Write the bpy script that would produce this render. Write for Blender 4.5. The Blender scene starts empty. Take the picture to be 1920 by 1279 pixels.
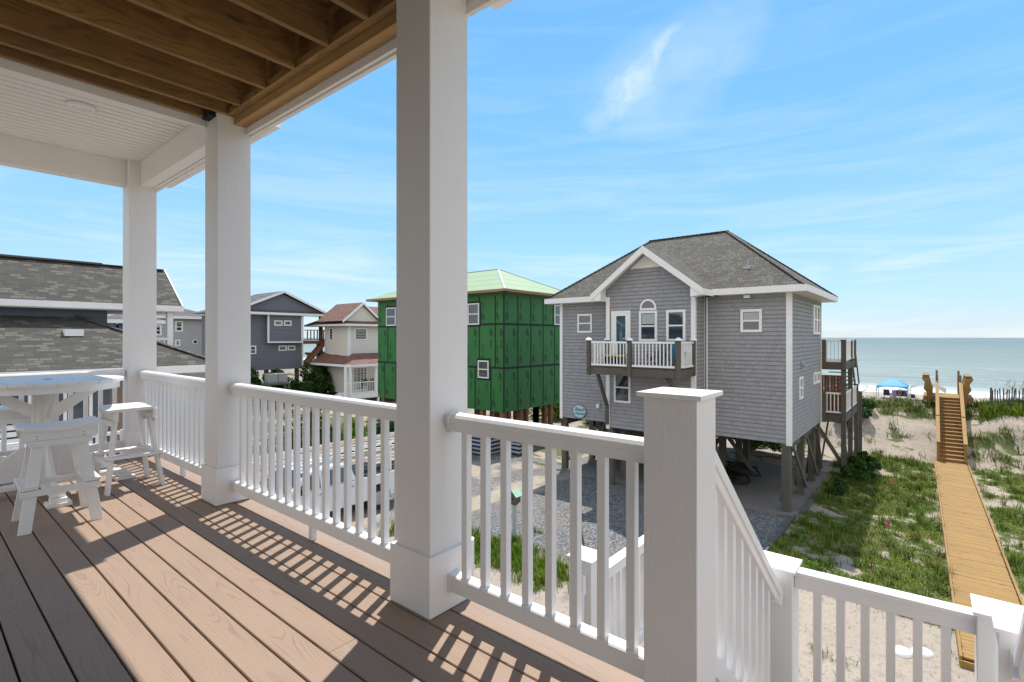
import bpy, bmesh, math, random
import numpy as np
from mathutils import Vector, Matrix
random.seed(7); rng = np.random.default_rng(11)
sc = bpy.context.scene; COL = sc.collection
R = math.radians
# ---------------------------------------------------------------- camera model
FPX, CX, HY, CH = 950.0, 960.0, 632.5, 1.325
YAW = math.atan(785/950.0); CA, SA = math.cos(YAW), math.sin(YAW)
def ray(px, py):
    u = (px-CX)/FPX
    return CA+u*SA, SA-u*CA, (HY-py)/FPX
def onZ(px, py, z):
    d = ray(px, py); t = (z-CH)/d[2]; return t*d[0], t*d[1]
def onX(px, py, x):
    d = ray(px, py); t = x/d[0]; return t*d[1], CH+t*d[2]       # (y, z)
def onY(px, py, y):
    d = ray(px, py); t = y/d[1]; return t*d[0], CH+t*d[2]       # (x, z)
# ---------------------------------------------------------------- materials
def newmat(name):
    m = bpy.data.materials.new(name); m.use_nodes = True
    nt = m.node_tree; b = nt.nodes['Principled BSDF']
    return m, nt, b
def N(nt, typ, ins=None, **props):
    n = nt.nodes.new(typ)
    for k, v in props.items(): setattr(n, k, v)
    if ins:
        for k, v in ins.items():
            s = n.inputs[k]
            if isinstance(v, bpy.types.NodeSocket): nt.links.new(v, s)
            else: s.default_value = v
    return n
def c4(c): return (c[0], c[1], c[2], 1.0)
def mathn(nt, op, a, b=None, c=None, clamp=False):
    d = {0: a}
    if b is not None: d[1] = b
    if c is not None: d[2] = c
    n = N(nt, 'ShaderNodeMath', d, operation=op); n.use_clamp = clamp
    return n.outputs[0]
def mix(nt, f, a, b, bt='MIX'):
    n = nt.nodes.new('ShaderNodeMix'); n.data_type = 'RGBA'; n.blend_type = bt
    for i, v in ((0, f), (6, a), (7, b)):
        if isinstance(v, bpy.types.NodeSocket): nt.links.new(v, n.inputs[i])
        elif i == 0: n.inputs[0].default_value = v
        else: n.inputs[i].default_value = c4(v)
    return n.outputs[2]
def ramp(nt, f, stops, interp='LINEAR'):
    n = nt.nodes.new('ShaderNodeValToRGB'); n.color_ramp.interpolation = interp
    e = n.color_ramp.elements
    while len(e) < len(stops): e.new(0.5)
    for i, (p, c) in enumerate(stops):
        e[i].position = p; e[i].color = c4(c) if not isinstance(c, (int, float)) else (c, c, c, 1)
    nt.links.new(f, n.inputs[0]); return n.outputs[0]
def coords(nt, kind, scale=(1, 1, 1)):
    if kind == 'pos': s = N(nt, 'ShaderNodeNewGeometry').outputs['Position']
    elif kind == 'uv': s = N(nt, 'ShaderNodeTexCoord').outputs['UV']
    else: s = N(nt, 'ShaderNodeTexCoord').outputs['Object']
    if scale == (1, 1, 1): return s
    return N(nt, 'ShaderNodeVectorMath', {0: s, 1: scale}, operation='MULTIPLY').outputs[0]
def noise(nt, v, scale, detail=3, rough=.55, out=0):
    return N(nt, 'ShaderNodeTexNoise', {'Vector': v, 'Scale': scale, 'Detail': detail, 'Roughness': rough}).outputs[out]
def bump(nt, b, h, strength=.3, dist=.01):
    n = N(nt, 'ShaderNodeBump', {'Height': h, 'Strength': strength, 'Distance': dist})
    nt.links.new(n.outputs[0], b.inputs['Normal'])
def plain(name, col, rough=.6, var=.12, vscale=3, metal=0, bscale=None, bstr=.2, kind='pos', spec=.5):
    m, nt, b = newmat(name)
    v = coords(nt, kind); f = noise(nt, v, vscale, 4)
    lo = [c*(1-var) for c in col]; hi = [min(1, c*(1+var)) for c in col]
    nt.links.new(mix(nt, f, lo, hi), b.inputs['Base Color'])
    b.inputs['Roughness'].default_value = rough; b.inputs['Metallic'].default_value = metal
    b.inputs['Specular IOR Level'].default_value = spec
    if bscale: bump(nt, b, noise(nt, v, bscale, 3), bstr)
    return m
def painted(name, col, grain=True):
    m, nt, b = newmat(name)
    v = coords(nt, 'pos')
    f = noise(nt, v, 2.2, 5); d = noise(nt, coords(nt, 'pos', (1, 1, .35)), 14, 4)
    c = mix(nt, ramp(nt, d, [(.62, 0), (.78, .25)]), mix(nt, f, [x*.95 for x in col], col), [x*.86 for x in (col[0], col[1]*.98, col[2]*.94)])
    nt.links.new(c, b.inputs['Base Color']); b.inputs['Roughness'].default_value = .5
    if grain:
        g = noise(nt, coords(nt, 'pos', (1, 1, .05)), 170, 3)
        bump(nt, b, g, .38, .006)
    return m
def wood(name, dark, light, rough=.7, sc_=1.0, knots=True, line=.45):
    """grain along U of the box"""
    m, nt, b = newmat(name)
    uv = coords(nt, 'uv')
    v = N(nt, 'ShaderNodeVectorMath', {0: uv, 1: (1.1*sc_, 9*sc_, 1)}, operation='MULTIPLY').outputs[0]
    n1 = noise(nt, v, 1.0, 2, .45)
    rings = mathn(nt, 'SINE', mathn(nt, 'MULTIPLY', n1, 70.0))
    rl = ramp(nt, rings, [(.0, 0), (1, 1)])
    fine = noise(nt, N(nt, 'ShaderNodeVectorMath', {0: uv, 1: (3, 160, 1)}, operation='MULTIPLY').outputs[0], 1.0, 3)
    base = mix(nt, noise(nt, v, .35, 3), dark, light)
    c = mix(nt, mathn(nt, 'MULTIPLY', rl, line), base, [x*.62 for x in dark])
    c = mix(nt, mathn(nt, 'MULTIPLY', fine, .35), c, [x*.7 for x in dark])
    bl = noise(nt, coords(nt, 'pos'), 1.1, 5, .65); c = mix(nt, ramp(nt, bl, [(.42, 0), (.68, .55)]), c, [x*.8+.02 for x in dark])
    pk_ = N(nt, 'ShaderNodeTexWhiteNoise', {'W': mathn(nt, 'FLOOR', mathn(nt, 'DIVIDE', mathn(nt, 'SUBTRACT', N(nt, 'ShaderNodeSeparateXYZ', {0: coords(nt, 'pos')}).outputs[0], 12.297), .143))}, noise_dimensions='1D').outputs['Value']
    if sc_ == 1.5: c = mix(nt, mathn(nt, 'MULTIPLY', pk_, .32), c, dark)
    if knots:
        vo = N(nt, 'ShaderNodeTexVoronoi', {'Vector': N(nt, 'ShaderNodeVectorMath', {0: uv, 1: (1.6, 6, 1)}, operation='MULTIPLY').outputs[0], 'Scale': 1.0}).outputs['Distance']
        k = ramp(nt, vo, [(.07, 1), (.15, 0)])
        c = mix(nt, mathn(nt, 'MULTIPLY', k, .85), c, (.03, .018, .01))
    nt.links.new(c, b.inputs['Base Color']); b.inputs['Roughness'].default_value = rough
    bump(nt, b, fine, .25, .004)
    return m
def brickmat(name, cols, bw, rh, mortar, mcol, rough=.85, msize=.006, bstr=.5, big=None, contrast=True, fine=40, rowline=0):
    m, nt, b = newmat(name)
    uv = coords(nt, 'uv')
    bk = N(nt, 'ShaderNodeTexBrick', {'Vector': uv, 'Color1': c4((0, 0, 0)), 'Color2': c4((1, 1, 1)), 'Mortar': c4((.5, .5, .5)), 'Scale': 1.0, 'Mortar Size': msize, 'Mortar Smooth': .1, 'Bias': 0.0, 'Brick Width': bw, 'Row Height': rh}, offset=.37, offset_frequency=2, squash=.8, squash_frequency=3)
    r = N(nt, 'ShaderNodeSeparateColor', {0: bk.outputs['Color']}).outputs[0]
    st = [(i/(len(cols)), c) for i, c in enumerate(cols)]
    c = ramp(nt, r, st, 'CONSTANT' if contrast else 'LINEAR')
    f = noise(nt, uv, fine, 3); c = mix(nt, mathn(nt, 'MULTIPLY', f, .35), c, [x*.6 for x in cols[0]])
    g = noise(nt, coords(nt, 'pos'), .5, 4); c = mix(nt, mathn(nt, 'MULTIPLY', g, .3), c, [min(1, x*1.15) for x in cols[-1]])
    c = mix(nt, mathn(nt, 'MULTIPLY', bk.outputs['Fac'], mortar), c, mcol)
    if rowline:
        fr_ = mathn(nt, 'FRACT', mathn(nt, 'DIVIDE', N(nt, 'ShaderNodeSeparateXYZ', {0: uv}).outputs[1], rh))
        c = mix(nt, mathn(nt, 'MULTIPLY', ramp(nt, fr_, [(.0, 1), (.10, 1), (.15, 0)]), rowline), c, mcol)
    nt.links.new(c, b.inputs['Base Color']); b.inputs['Roughness'].default_value = rough
    h = mathn(nt, 'SUBTRACT', mathn(nt, 'MULTIPLY', f, .4), bk.outputs['Fac'])
    bump(nt, b, h, bstr, .01)
    return m
def glassmat(name, tint=(.02, .035, .05), rough=.04):
    m, nt, b = newmat(name)
    f = noise(nt, coords(nt, 'pos'), 1.3, 3)
    nt.links.new(mix(nt, f, [x*.5 for x in tint], [x*1.8 for x in tint]), b.inputs['Base Color'])
    b.inputs['Roughness'].default_value = rough; b.inputs['Specular IOR Level'].default_value = .9
    b.inputs['Coat Weight'].default_value = .6; b.inputs['Coat Roughness'].default_value = .02
    return m
M = {}
M['vinyl'] = plain('white_vinyl', (.84, .82, .80), .38, .02, 4, bscale=60, bstr=.03)
M['trim'] = painted('painted_trim', (.82, .785, .76))
M['trim2'] = plain('smooth_white_trim', (.84, .81, .785), .5, .04, 6)
M['ftrim'] = plain('house_white_trim', (.80, .78, .765), .6, .06, 5)
M['bead'] = plain('ceiling_white', (.82, .78, .74), .55, .03, 3)
M['poly'] = plain('white_poly_lumber', (.82, .80, .78), .45, .04, 20, bscale=90, bstr=.08)
M['joist'] = wood('joist_wood', (.17, .082, .022), (.53, .315, .10), .75, 1.0, True, .5)
M['beamw'] = wood('beam_wood', (.38, .21, .07), (.58, .37, .15), .7, 1.1, True, .3)
M['newwood'] = wood('treated_pine', (.27, .145, .036), (.445, .270, .070), .75, 1.5, True, .35)
M['newwood2'] = wood('treated_pine_dark', (.24, .13, .05), (.36, .21, .085), .75, 1.5, True, .35)
M['greywood'] = wood('weathered_wood', (.075, .066, .05), (.20, .18, .145), .85, 1.5, True, .4)
M['pile'] = wood('old_pile_wood', (.07, .063, .05), (.19, .175, .145), .85, 1.2, False, .4)
M['redwood'] = wood('red_brown_board', (.21, .095, .042), (.31, .15, .07), .8, 1.5, True, .3)
M['shake'] = brickmat('grey_shake_siding', [(.272, .272, .288), (.292, .29, .306), (.31, .308, .324), (.33, .326, .342)], .17, .145, .30, (.15, .145, .155), .8, .006, .35, contrast=False, fine=60, rowline=.75)
M['roofA'] = brickmat('weathered_shingles', [(.066, .059, .046), (.084, .076, .060), (.108, .099, .079), (.14, .128, .103)], .24, .14, .75, (.03, .027, .022), .9, .012, .8, rowline=.6)
M['roofB'] = brickmat('mixed_grey_shingles', [(.034, .031, .025), (.046, .042, .034), (.064, .059, .047), (.125, .116, .094)], .21, .105, .45, (.025, .023, .02), .9, .010, .6, rowline=.55)
M['roofC'] = brickmat('charcoal_shingles', [(.07, .066, .066), (.095, .09, .09), (.12, .115, .115), (.15, .145, .145)], .3, .15, .6, (.05, .045, .045), .9, .01, .4)
M['roofR'] = brickmat('red_brown_shingles', [(.13, .062, .045), (.165, .082, .06), (.20, .105, .078), (.23, .125, .095)], .3, .15, .5, (.12, .045, .035), .9, .01, .4)
M['ridge'] = plain('ridge_cap_shingle', (.10, .092, .08), .9, .3, 4)
M['slate'] = plain('slate_blue_siding', (.15, .15, .185), .7, .08, 2)
M['navy'] = plain('dark_slate_siding', (.085, .105, .14), .7, .08, 2)
M['lgrey'] = plain('light_grey_siding', (.40, .39, .39), .7, .05, 2)
M['cream'] = plain('cream_siding', (.66, .62, .56), .7, .05, 2)
M['tan'] = plain('tan_siding', (.50, .36, .27), .8, .05, 2)
M['blue'] = plain('bright_blue_siding', (.04, .14, .45), .6, .1, 2)
M['glass'] = glassmat('window_glass'); M['glassT'] = glassmat('door_glass', (.03, .075, .10))
M['dark'] = plain('dark_interior', (.012, .011, .010), .8, .3, 3)
M['blind'] = plain('pale_grey_fill', (.38, .42, .43), .5, .05, 3)  # pale grey; in windows it paints the brightness seen through the glass
M['zip'] = plain('green_sheathing', (.024, .150, .028), .55, .2, 1.4, bscale=30, bstr=.05)
M['zipr'] = plain('pale_green_roof_sheathing', (.26, .36, .20), .7, .12, 2.0)
M['tape'] = plain('black_seam_tape', (.006, .010, .009), .7, .3, 8)
M['tapeg'] = plain('grey_roof_tape', (.34, .40, .36), .6, .2, 8)
M['osb'] = wood('raw_eave_lumber', (.28, .17, .10), (.42, .27, .16), .8, 1.5, True, .3)
M['ink'] = plain('printed_lettering', (.008, .035, .012), .6, .1, 8)
M['sign'] = plain('pale_blue_sign_paint', (.42, .60, .64), .5, .05, 6)
M['signink'] = plain('navy_sign_lettering', (.03, .10, .17), .5, .1, 6)
M['concrete'] = plain('concrete_slab', (.17, .157, .14), .85, .2, 1.5, bscale=25, bstr=.15)
M['car'] = plain('white_car_paint', (.70, .72, .75), .25, .02, 2)
M['rubber'] = plain('black_rubber', (.018, .018, .018), .8, .2, 10)
M['chrome'] = plain('wheel_metal', (.45, .45, .46), .3, .1, 6, metal=.8)
M['red'] = plain('red_lamp_plastic', (.35, .01, .02), .3, .1, 6)
M['canopy'] = plain('bright_blue_canopy', (.03, .28, .62), .6, .08, 1)
M['canopyg'] = plain('grey_shade_cloth', (.22, .21, .21), .7, .1, 1)
M['navycloth'] = plain('dark_chair_fabric', (.018, .022, .06), .8, .2, 5)
M['pink'] = plain('pink_flagging', (.62, .05, .18), .6, .1, 8)
M['metal'] = plain('galvanised_metal', (.36, .37, .38), .45, .15, 6, metal=.5)
M['yellow'] = plain('yellow_plastic', (.70, .50, .03), .5, .05, 5)
M['mint'] = plain('mint_green_paint', (.30, .50, .36), .7, .15, 8)
M['teal'] = plain('teal_fabric', (.02, .12, .18), .8, .1, 8)
M['rope'] = plain('dark_rope', (.02, .018, .015), .9, .4, 20)
M['bark'] = plain('bark', (.09, .065, .045), .9, .3, 9, bscale=30, bstr=.5)
M['purple'] = plain('striped_towel', (.20, .12, .38), .8, .3, 8)
def deckmat():
    m, nt, b = newmat('composite_decking')
    p = coords(nt, 'pos'); s = N(nt, 'ShaderNodeSeparateXYZ', {0: p})
    bx = mathn(nt, 'DIVIDE', mathn(nt, 'SUBTRACT', s.outputs[0], 1.711), .1413)
    idx = mathn(nt, 'FLOOR', bx)
    rnd = N(nt, 'ShaderNodeTexWhiteNoise', {'W': idx}, noise_dimensions='1D').outputs['Value']
    yy = mathn(nt, 'ADD', s.outputs[1], mathn(nt, 'MULTIPLY', rnd, 37.0))
    v = N(nt, 'ShaderNodeCombineXYZ', {0: mathn(nt, 'MULTIPLY', bx, .95), 1: mathn(nt, 'MULTIPLY', yy, 1.25), 2: mathn(nt, 'MULTIPLY', rnd, 9.0)}).outputs[0]
    n1 = noise(nt, v, 1.0, 1.5, .35)
    ln = mathn(nt, 'SINE', mathn(nt, 'MULTIPLY', mathn(nt, 'ADD', n1, mathn(nt, 'MULTIPLY', mathn(nt, 'POWER', mathn(nt, 'ABSOLUTE', mathn(nt, 'SUBTRACT', mathn(nt, 'FRACT', bx), .5)), 1.6), .85)), 95.0))
    gate = ramp(nt, noise(nt, v, 1.7, 2), [(.40, 0), (.62, 1)])
    l1 = mathn(nt, 'MULTIPLY', ramp(nt, ln, [(.55, 0), (.95, 1)]), gate)
    v2 = N(nt, 'ShaderNodeCombineXYZ', {0: mathn(nt, 'MULTIPLY', bx, 14.0), 1: mathn(nt, 'MULTIPLY', yy, 1.5), 2: rnd}).outputs[0]
    fine = noise(nt, v2, 1.0, 3)
    l2 = mathn(nt, 'MULTIPLY', ramp(nt, fine, [(.52, 0), (.66, 1)]), .32)
    base = mix(nt, rnd, (.300, .208, .147), (.345, .238, .168))
    base = mix(nt, noise(nt, coords(nt, 'pos'), .9, 3), base, (.32, .222, .156))
    c = mix(nt, mathn(nt, 'MULTIPLY', mathn(nt, 'MAXIMUM', l1, l2), .50), base, (.185, .130, .098))
    d = ramp(nt, noise(nt, coords(nt, 'pos'), 7, 5), [(.62, 0), (.8, .18)])
    c = mix(nt, d, c, (.42, .325, .25))
    nt.links.new(c, b.inputs['Base Color']); b.inputs['Roughness'].default_value = .62
    bump(nt, b, mathn(nt, 'SUBTRACT', mathn(nt, 'MULTIPLY', fine, .5), mathn(nt, 'MAXIMUM', l1, l2)), .28, .004)
    return m
M['deck'] = deckmat()
def leafmat(name, cols, sc_=1.5):
    m, nt, b = newmat(name)
    f = noise(nt, coords(nt, 'pos'), sc_, 5, .7)
    f2 = noise(nt, coords(nt, 'pos'), sc_*14, 2)
    f = mathn(nt, 'ADD', mathn(nt, 'MULTIPLY', f, .65), mathn(nt, 'MULTIPLY', f2, .35))
    n = len(cols); c = ramp(nt, f, [(.32+.36*i/(n-1), cc) for i, cc in enumerate(cols)])
    nt.links.new(c, b.inputs['Base Color']); b.inputs['Roughness'].default_value = .6
    b.inputs['Specular IOR Level'].default_value = .12
    try:
        b.inputs['Subsurface Weight'].default_value = 0
    except Exception: pass
    return m
M['grass'] = leafmat('beach_grass', [(.03, .075, .004), (.06, .135, .006), (.105, .19, .010), (.19, .22, .025), (.27, .18, .05)], .9)
M['grassd'] = leafmat('dune_grass', [(.035, .065, .008), (.065, .11, .012), (.11, .15, .022), (.20, .17, .05), (.26, .18, .08)], 1.2)
M['oats'] = leafmat('dry_seed_heads', [(.34, .25, .13), (.44, .34, .2), (.5, .4, .26)], 3)
M['leafd'] = leafmat('dark_leaves', [(.012, .035, .01), (.025, .06, .014), (.045, .10, .02), (.08, .13, .03)], 1.8)
M['leafy'] = leafmat('bright_leaves', [(.05, .10, .012), (.10, .18, .02), (.17, .25, .04), (.25, .29, .07)], 1.8)
# ---------------------------------------------------------------- mesh builder
class MB:
    def __init__(s): s.v = []; s.f = []; s.uv = []; s.mi = []
    def face(s, pts, mi=0, uv=None):
        i0 = len(s.v); s.v += [tuple(p) for p in pts]; s.f.append(tuple(range(i0, i0+len(pts)))); s.mi.append(mi)
        if uv is None:
            P = [Vector(p) for p in pts]
            n = Vector((0, 0, 0))
            for i in range(len(P)):
                a, b = P[i], P[(i+1) % len(P)]
                n += a.cross(b)
            if n.length < 1e-12: n = Vector((0, 0, 1))
            n.normalize()
            if abs(n.z) > .999: u = Vector((1, 0, 0)); w = Vector((0, 1, 0))
            else: u = Vector((0, 0, 1)).cross(n).normalized(); w = n.cross(u)
            uv = [(p.dot(u), p.dot(w)) for p in P]
        s.uv += uv
    def hexa(s, c, mi=0, L=0):
        """c: 8 corners (x0y0z0,x1y0z0,x1y1z0,x0y1z0, then z1); L = length axis for grain"""
        P = [Vector(p) for p in c]
        ax = [P[1]-P[0], P[3]-P[0], P[4]-P[0]]; ln = [a.length for a in ax]
        off = (random.random()*50, random.random()*50)
        q = [(0, 3, 2, 1), (4, 5, 6, 7), (0, 1, 5, 4), (1, 2, 6, 5), (2, 3, 7, 6), (3, 0, 4, 7)]
        bits = [(0, 0, 0), (1, 0, 0), (1, 1, 0), (0, 1, 0), (0, 0, 1), (1, 0, 1), (1, 1, 1), (0, 1, 1)]
        oth = [i for i in range(3) if i != L]
        if ax[0].cross(ax[1]).dot(ax[2]) < 0: q = [t[::-1] for t in q]
        for k, t in enumerate(q):
            uv = []
            for j in t:
                bt = bits[j]
                uv.append((off[0]+bt[L]*ln[L], off[1]+k*.37+bt[oth[0]]*ln[oth[0]]+bt[oth[1]]*ln[oth[1]]))
            s.face([P[j] for j in t], mi, uv)
    def box(s, x0, x1, y0, y1, z0, z1, mi=0, L=None):
        if x0 > x1: x0, x1 = x1, x0
        if y0 > y1: y0, y1 = y1, y0
        if z0 > z1: z0, z1 = z1, z0
        d = (x1-x0, y1-y0, z1-z0)
        if L is None: L = d.index(max(d))
        s.hexa([(x0, y0, z0), (x1, y0, z0), (x1, y1, z0), (x0, y1, z0), (x0, y0, z1), (x1, y0, z1), (x1, y1, z1), (x0, y1, z1)], mi, L)
    def bar(s, a, b, w, h, mi=0, up=(0, 0, 1)):
        a = Vector(a); b = Vector(b); d = (b-a).normalized(); up = Vector(up)
        if abs(d.dot(up)) > .99: up = Vector((0, 1, 0))
        sd = d.cross(up).normalized()*w/2; u = sd.cross(d).normalized()*h/2
        s.hexa([a-sd-u, b-sd-u, b+sd-u, a+sd-u, a-sd+u, b-sd+u, b+sd+u, a+sd+u], mi, 0)
    def tube(s, a, b, r0, r1=None, n=10, mi=0, cap=True):
        if r1 is None: r1 = r0
        a = Vector(a); b = Vector(b); d = (b-a).normalized()
        t = Vector((0, 0, 1)) if abs(d.z) < .9 else Vector((1, 0, 0))
        u = d.cross(t).normalized(); w = d.cross(u)
        A = [a+(u*math.cos(2*math.pi*i/n)+w*math.sin(2*math.pi*i/n))*r0 for i in range(n)]
        B = [b+(u*math.cos(2*math.pi*i/n)+w*math.sin(2*math.pi*i/n))*r1 for i in range(n)]
        L = (b-a).length; o = random.random()*20
        for i in range(n):
            j = (i+1) % n; c = 2*math.pi*r0/n
            s.face([A[i], B[i], B[j], A[j]], mi, [(o, i*c), (o+L, i*c), (o+L, i*c+c), (o, i*c+c)])
        if cap:
            s.face(A, mi); s.face(B[::-1], mi)
    def prism(s, prof, axis, s0, s1, mi=0):
        """prof list of (a,z); extruded along axis 'x' (a=y) or 'y' (a=x)"""
        def P(a, z, t): return (t, a, z) if axis == 'x' else (a, t, z)
        n = len(prof); per = 0; o = random.random()*20
        for i in range(n):
            a, b = prof[i], prof[(i+1) % n]; l = math.dist(a, b)
            s.face([P(*a, s0), P(*b, s0), P(*b, s1), P(*a, s1)], mi, [(s0+o, per), (s0+o, per+l), (s1+o, per+l), (s1+o, per)]); per += l
        s.face([P(*a, s0) for a in prof][::-1], mi); s.face([P(*a, s1) for a in prof], mi)
    def poly_prism(s, pts, vec, mi=0):
        vec = Vector(vec); P = [Vector(p) for p in pts]; Q = [p+vec for p in P]; n = len(P)
        s.face(P[::-1], mi); s.face(Q, mi)
        for i in range(n):
            j = (i+1) % n; s.face([P[i], P[j], Q[j], Q[i]], mi)
    def lathe(s, prof, cen, n=20, mi=0, sx=1, sy=1, ang=0):
        c = Vector(cen); ca, sa = math.cos(ang), math.sin(ang)
        def pt(r, z, t):
            x = r*math.cos(t)*sx; y = r*math.sin(t)*sy
            return c+Vector((x*ca-y*sa, x*sa+y*ca, z))
        for k in range(len(prof)-1):
            (r0, z0), (r1, z1) = prof[k], prof[k+1]
            for i in range(n):
                t0, t1 = 2*math.pi*i/n, 2*math.pi*(i+1)/n
                s.face([pt(r0, z0, t0), pt(r0, z0, t1), pt(r1, z1, t1), pt(r1, z1, t0)], mi)
    def build(s, name, mats, parent=None, bevel=0, smooth=False, merge=False):
        if not isinstance(mats, (list, tuple)): mats = [mats]
        me = bpy.data.meshes.new(name)
        off = Vector(parent.get('_base', (0, 0, 0))) if parent is not None else None
        V = np.array(s.v, dtype=np.float64)
        if parent is not None: V = V-np.array(off)
        me.from_pydata(V.tolist(), [], s.f)
        uvl = me.uv_layers.new(name='UVMap'); uvl.data.foreach_set('uv', np.array(s.uv, dtype=np.float32).ravel())
        me.polygons.foreach_set('material_index', s.mi)
        for m in mats: me.materials.append(M[m] if isinstance(m, str) else m)
        if merge or bevel or smooth:
            bm = bmesh.new(); bm.from_mesh(me); bmesh.ops.remove_doubles(bm, verts=bm.verts, dist=1e-5)
            bmesh.ops.recalc_face_normals(bm, faces=bm.faces); bm.to_mesh(me); bm.free()
        if smooth:
            me.polygons.foreach_set('use_smooth', [True]*len(me.polygons))
        me.update()
        o = bpy.data.objects.new(name, me); COL.objects.link(o)
        if parent is not None: o.parent = parent
        if bevel:
            b = o.modifiers.new('edge', 'BEVEL'); b.width = bevel; b.segments = 2; b.limit_method = 'ANGLE'; b.angle_limit = R(40)
        return o
def thing(name, label, cat, loc=(0, 0, 0), group=None):
    o = bpy.data.objects.new(name, None); COL.objects.link(o); o.location = loc; o.empty_display_size = .2
    o['_base'] = tuple(loc); o['label'] = label; o['category'] = cat
    if group: o['group'] = group
    return o
def tag(o, label, cat, group=None, kind=None):
    if label: o['label'] = label
    if cat: o['category'] = cat
    if group: o['group'] = group
    if kind: o['kind'] = kind
    return o
def sub(o):            # a part acting as parent of sub-parts (same local frame)
    o['_base'] = o.parent['_base'] if o.parent is not None and '_base' in o.parent else (0, 0, 0)
    return o
def copy_tree(o, parent=None):
    c = o.copy(); COL.objects.link(c)
    if parent is not None: c.parent = parent
    for ch in list(o.children): copy_tree(ch, c)
    return c
# ---------------------------------------------------------------- SUN / SKY / CAMERA
sunv = Vector((.43, .209, 1)).normalized()
elev = math.asin(sunv.z); az = math.atan2(sunv.y, sunv.x)
sd = bpy.data.lights.new('sun', 'SUN'); sd.energy = 2.45; sd.angle = R(.53); sd.color = (1, .955, .89)
so = bpy.data.objects.new('sun', sd); COL.objects.link(so); so.rotation_euler = (-sunv).to_track_quat('-Z', 'Y').to_euler(); so.location = (0, 0, 30)
w = bpy.data.worlds.new('World'); sc.world = w; w.use_nodes = True; nt = w.node_tree
bg = nt.nodes['Background']
sky = N(nt, 'ShaderNodeTexSky', sky_type='NISHITA', sun_disc=False, sun_elevation=elev, sun_rotation=math.pi/2-az, altitude=0, air_density=1.0, dust_density=.25, ozone_density=1.6)
hs = N(nt, 'ShaderNodeHueSaturation', {'Hue': .488, 'Saturation': 1.16, 'Value': 1.0, 'Color': sky.outputs[0]})
dirv = N(nt, 'ShaderNodeTexCoord').outputs['Generated']
sp = N(nt, 'ShaderNodeSeparateXYZ', {0: dirv})
zz = mathn(nt, 'ADD', mathn(nt, 'MAXIMUM', sp.outputs[2], 0.0), .10)
cxx = mathn(nt, 'DIVIDE', sp.outputs[0], zz); cyy = mathn(nt, 'DIVIDE', sp.outputs[1], zz)
vx = mathn(nt, 'ADD', mathn(nt, 'MULTIPLY', cxx, CA), mathn(nt, 'MULTIPLY', cyy, SA))    # distance along a fixed compass heading
vy = mathn(nt, 'SUBTRACT', mathn(nt, 'MULTIPLY', cxx, SA), mathn(nt, 'MULTIPLY', cyy, CA))
cv = N(nt, 'ShaderNodeCombineXYZ', {0: mathn(nt, 'MULTIPLY', vx, 1.15), 1: mathn(nt, 'MULTIPLY', vy, .30), 2: 3.7}).outputs[0]
cn = N(nt, 'ShaderNodeTexNoise', {'Vector': cv, 'Scale': 1.0, 'Detail': 7, 'Roughness': .58, 'Distortion': .9}).outputs[0]
cn2 = N(nt, 'ShaderNodeTexNoise', {'Vector': cv, 'Scale': .45, 'Detail': 3, 'Roughness': .5}).outputs[0]
cm = mathn(nt, 'MULTIPLY', ramp(nt, cn, [(.47, 0), (.74, 1)]), ramp(nt, cn2, [(.40, .1), (.62, 1)]))
low = ramp(nt, sp.outputs[2], [(.0, .95), (.10, .80), (.30, .40), (.6, .22)])
cm = mathn(nt, 'MULTIPLY', cm, low)
hz_c = ramp(nt, sp.outputs[2], [(.0, (.51, .66, .79)), (.05, (.44, .66, .85)), (.16, (.34, .63, .91)), (.38, (.205, .52, .92)), (.8, (.10, .38, .90))])
g_ = N(nt, 'ShaderNodeVectorMath', {0: hz_c, 1: (4.9, 4.9, 4.9)}, operation='MULTIPLY').outputs[0]
c = mix(nt, .84, hs.outputs[0], g_)
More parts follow.
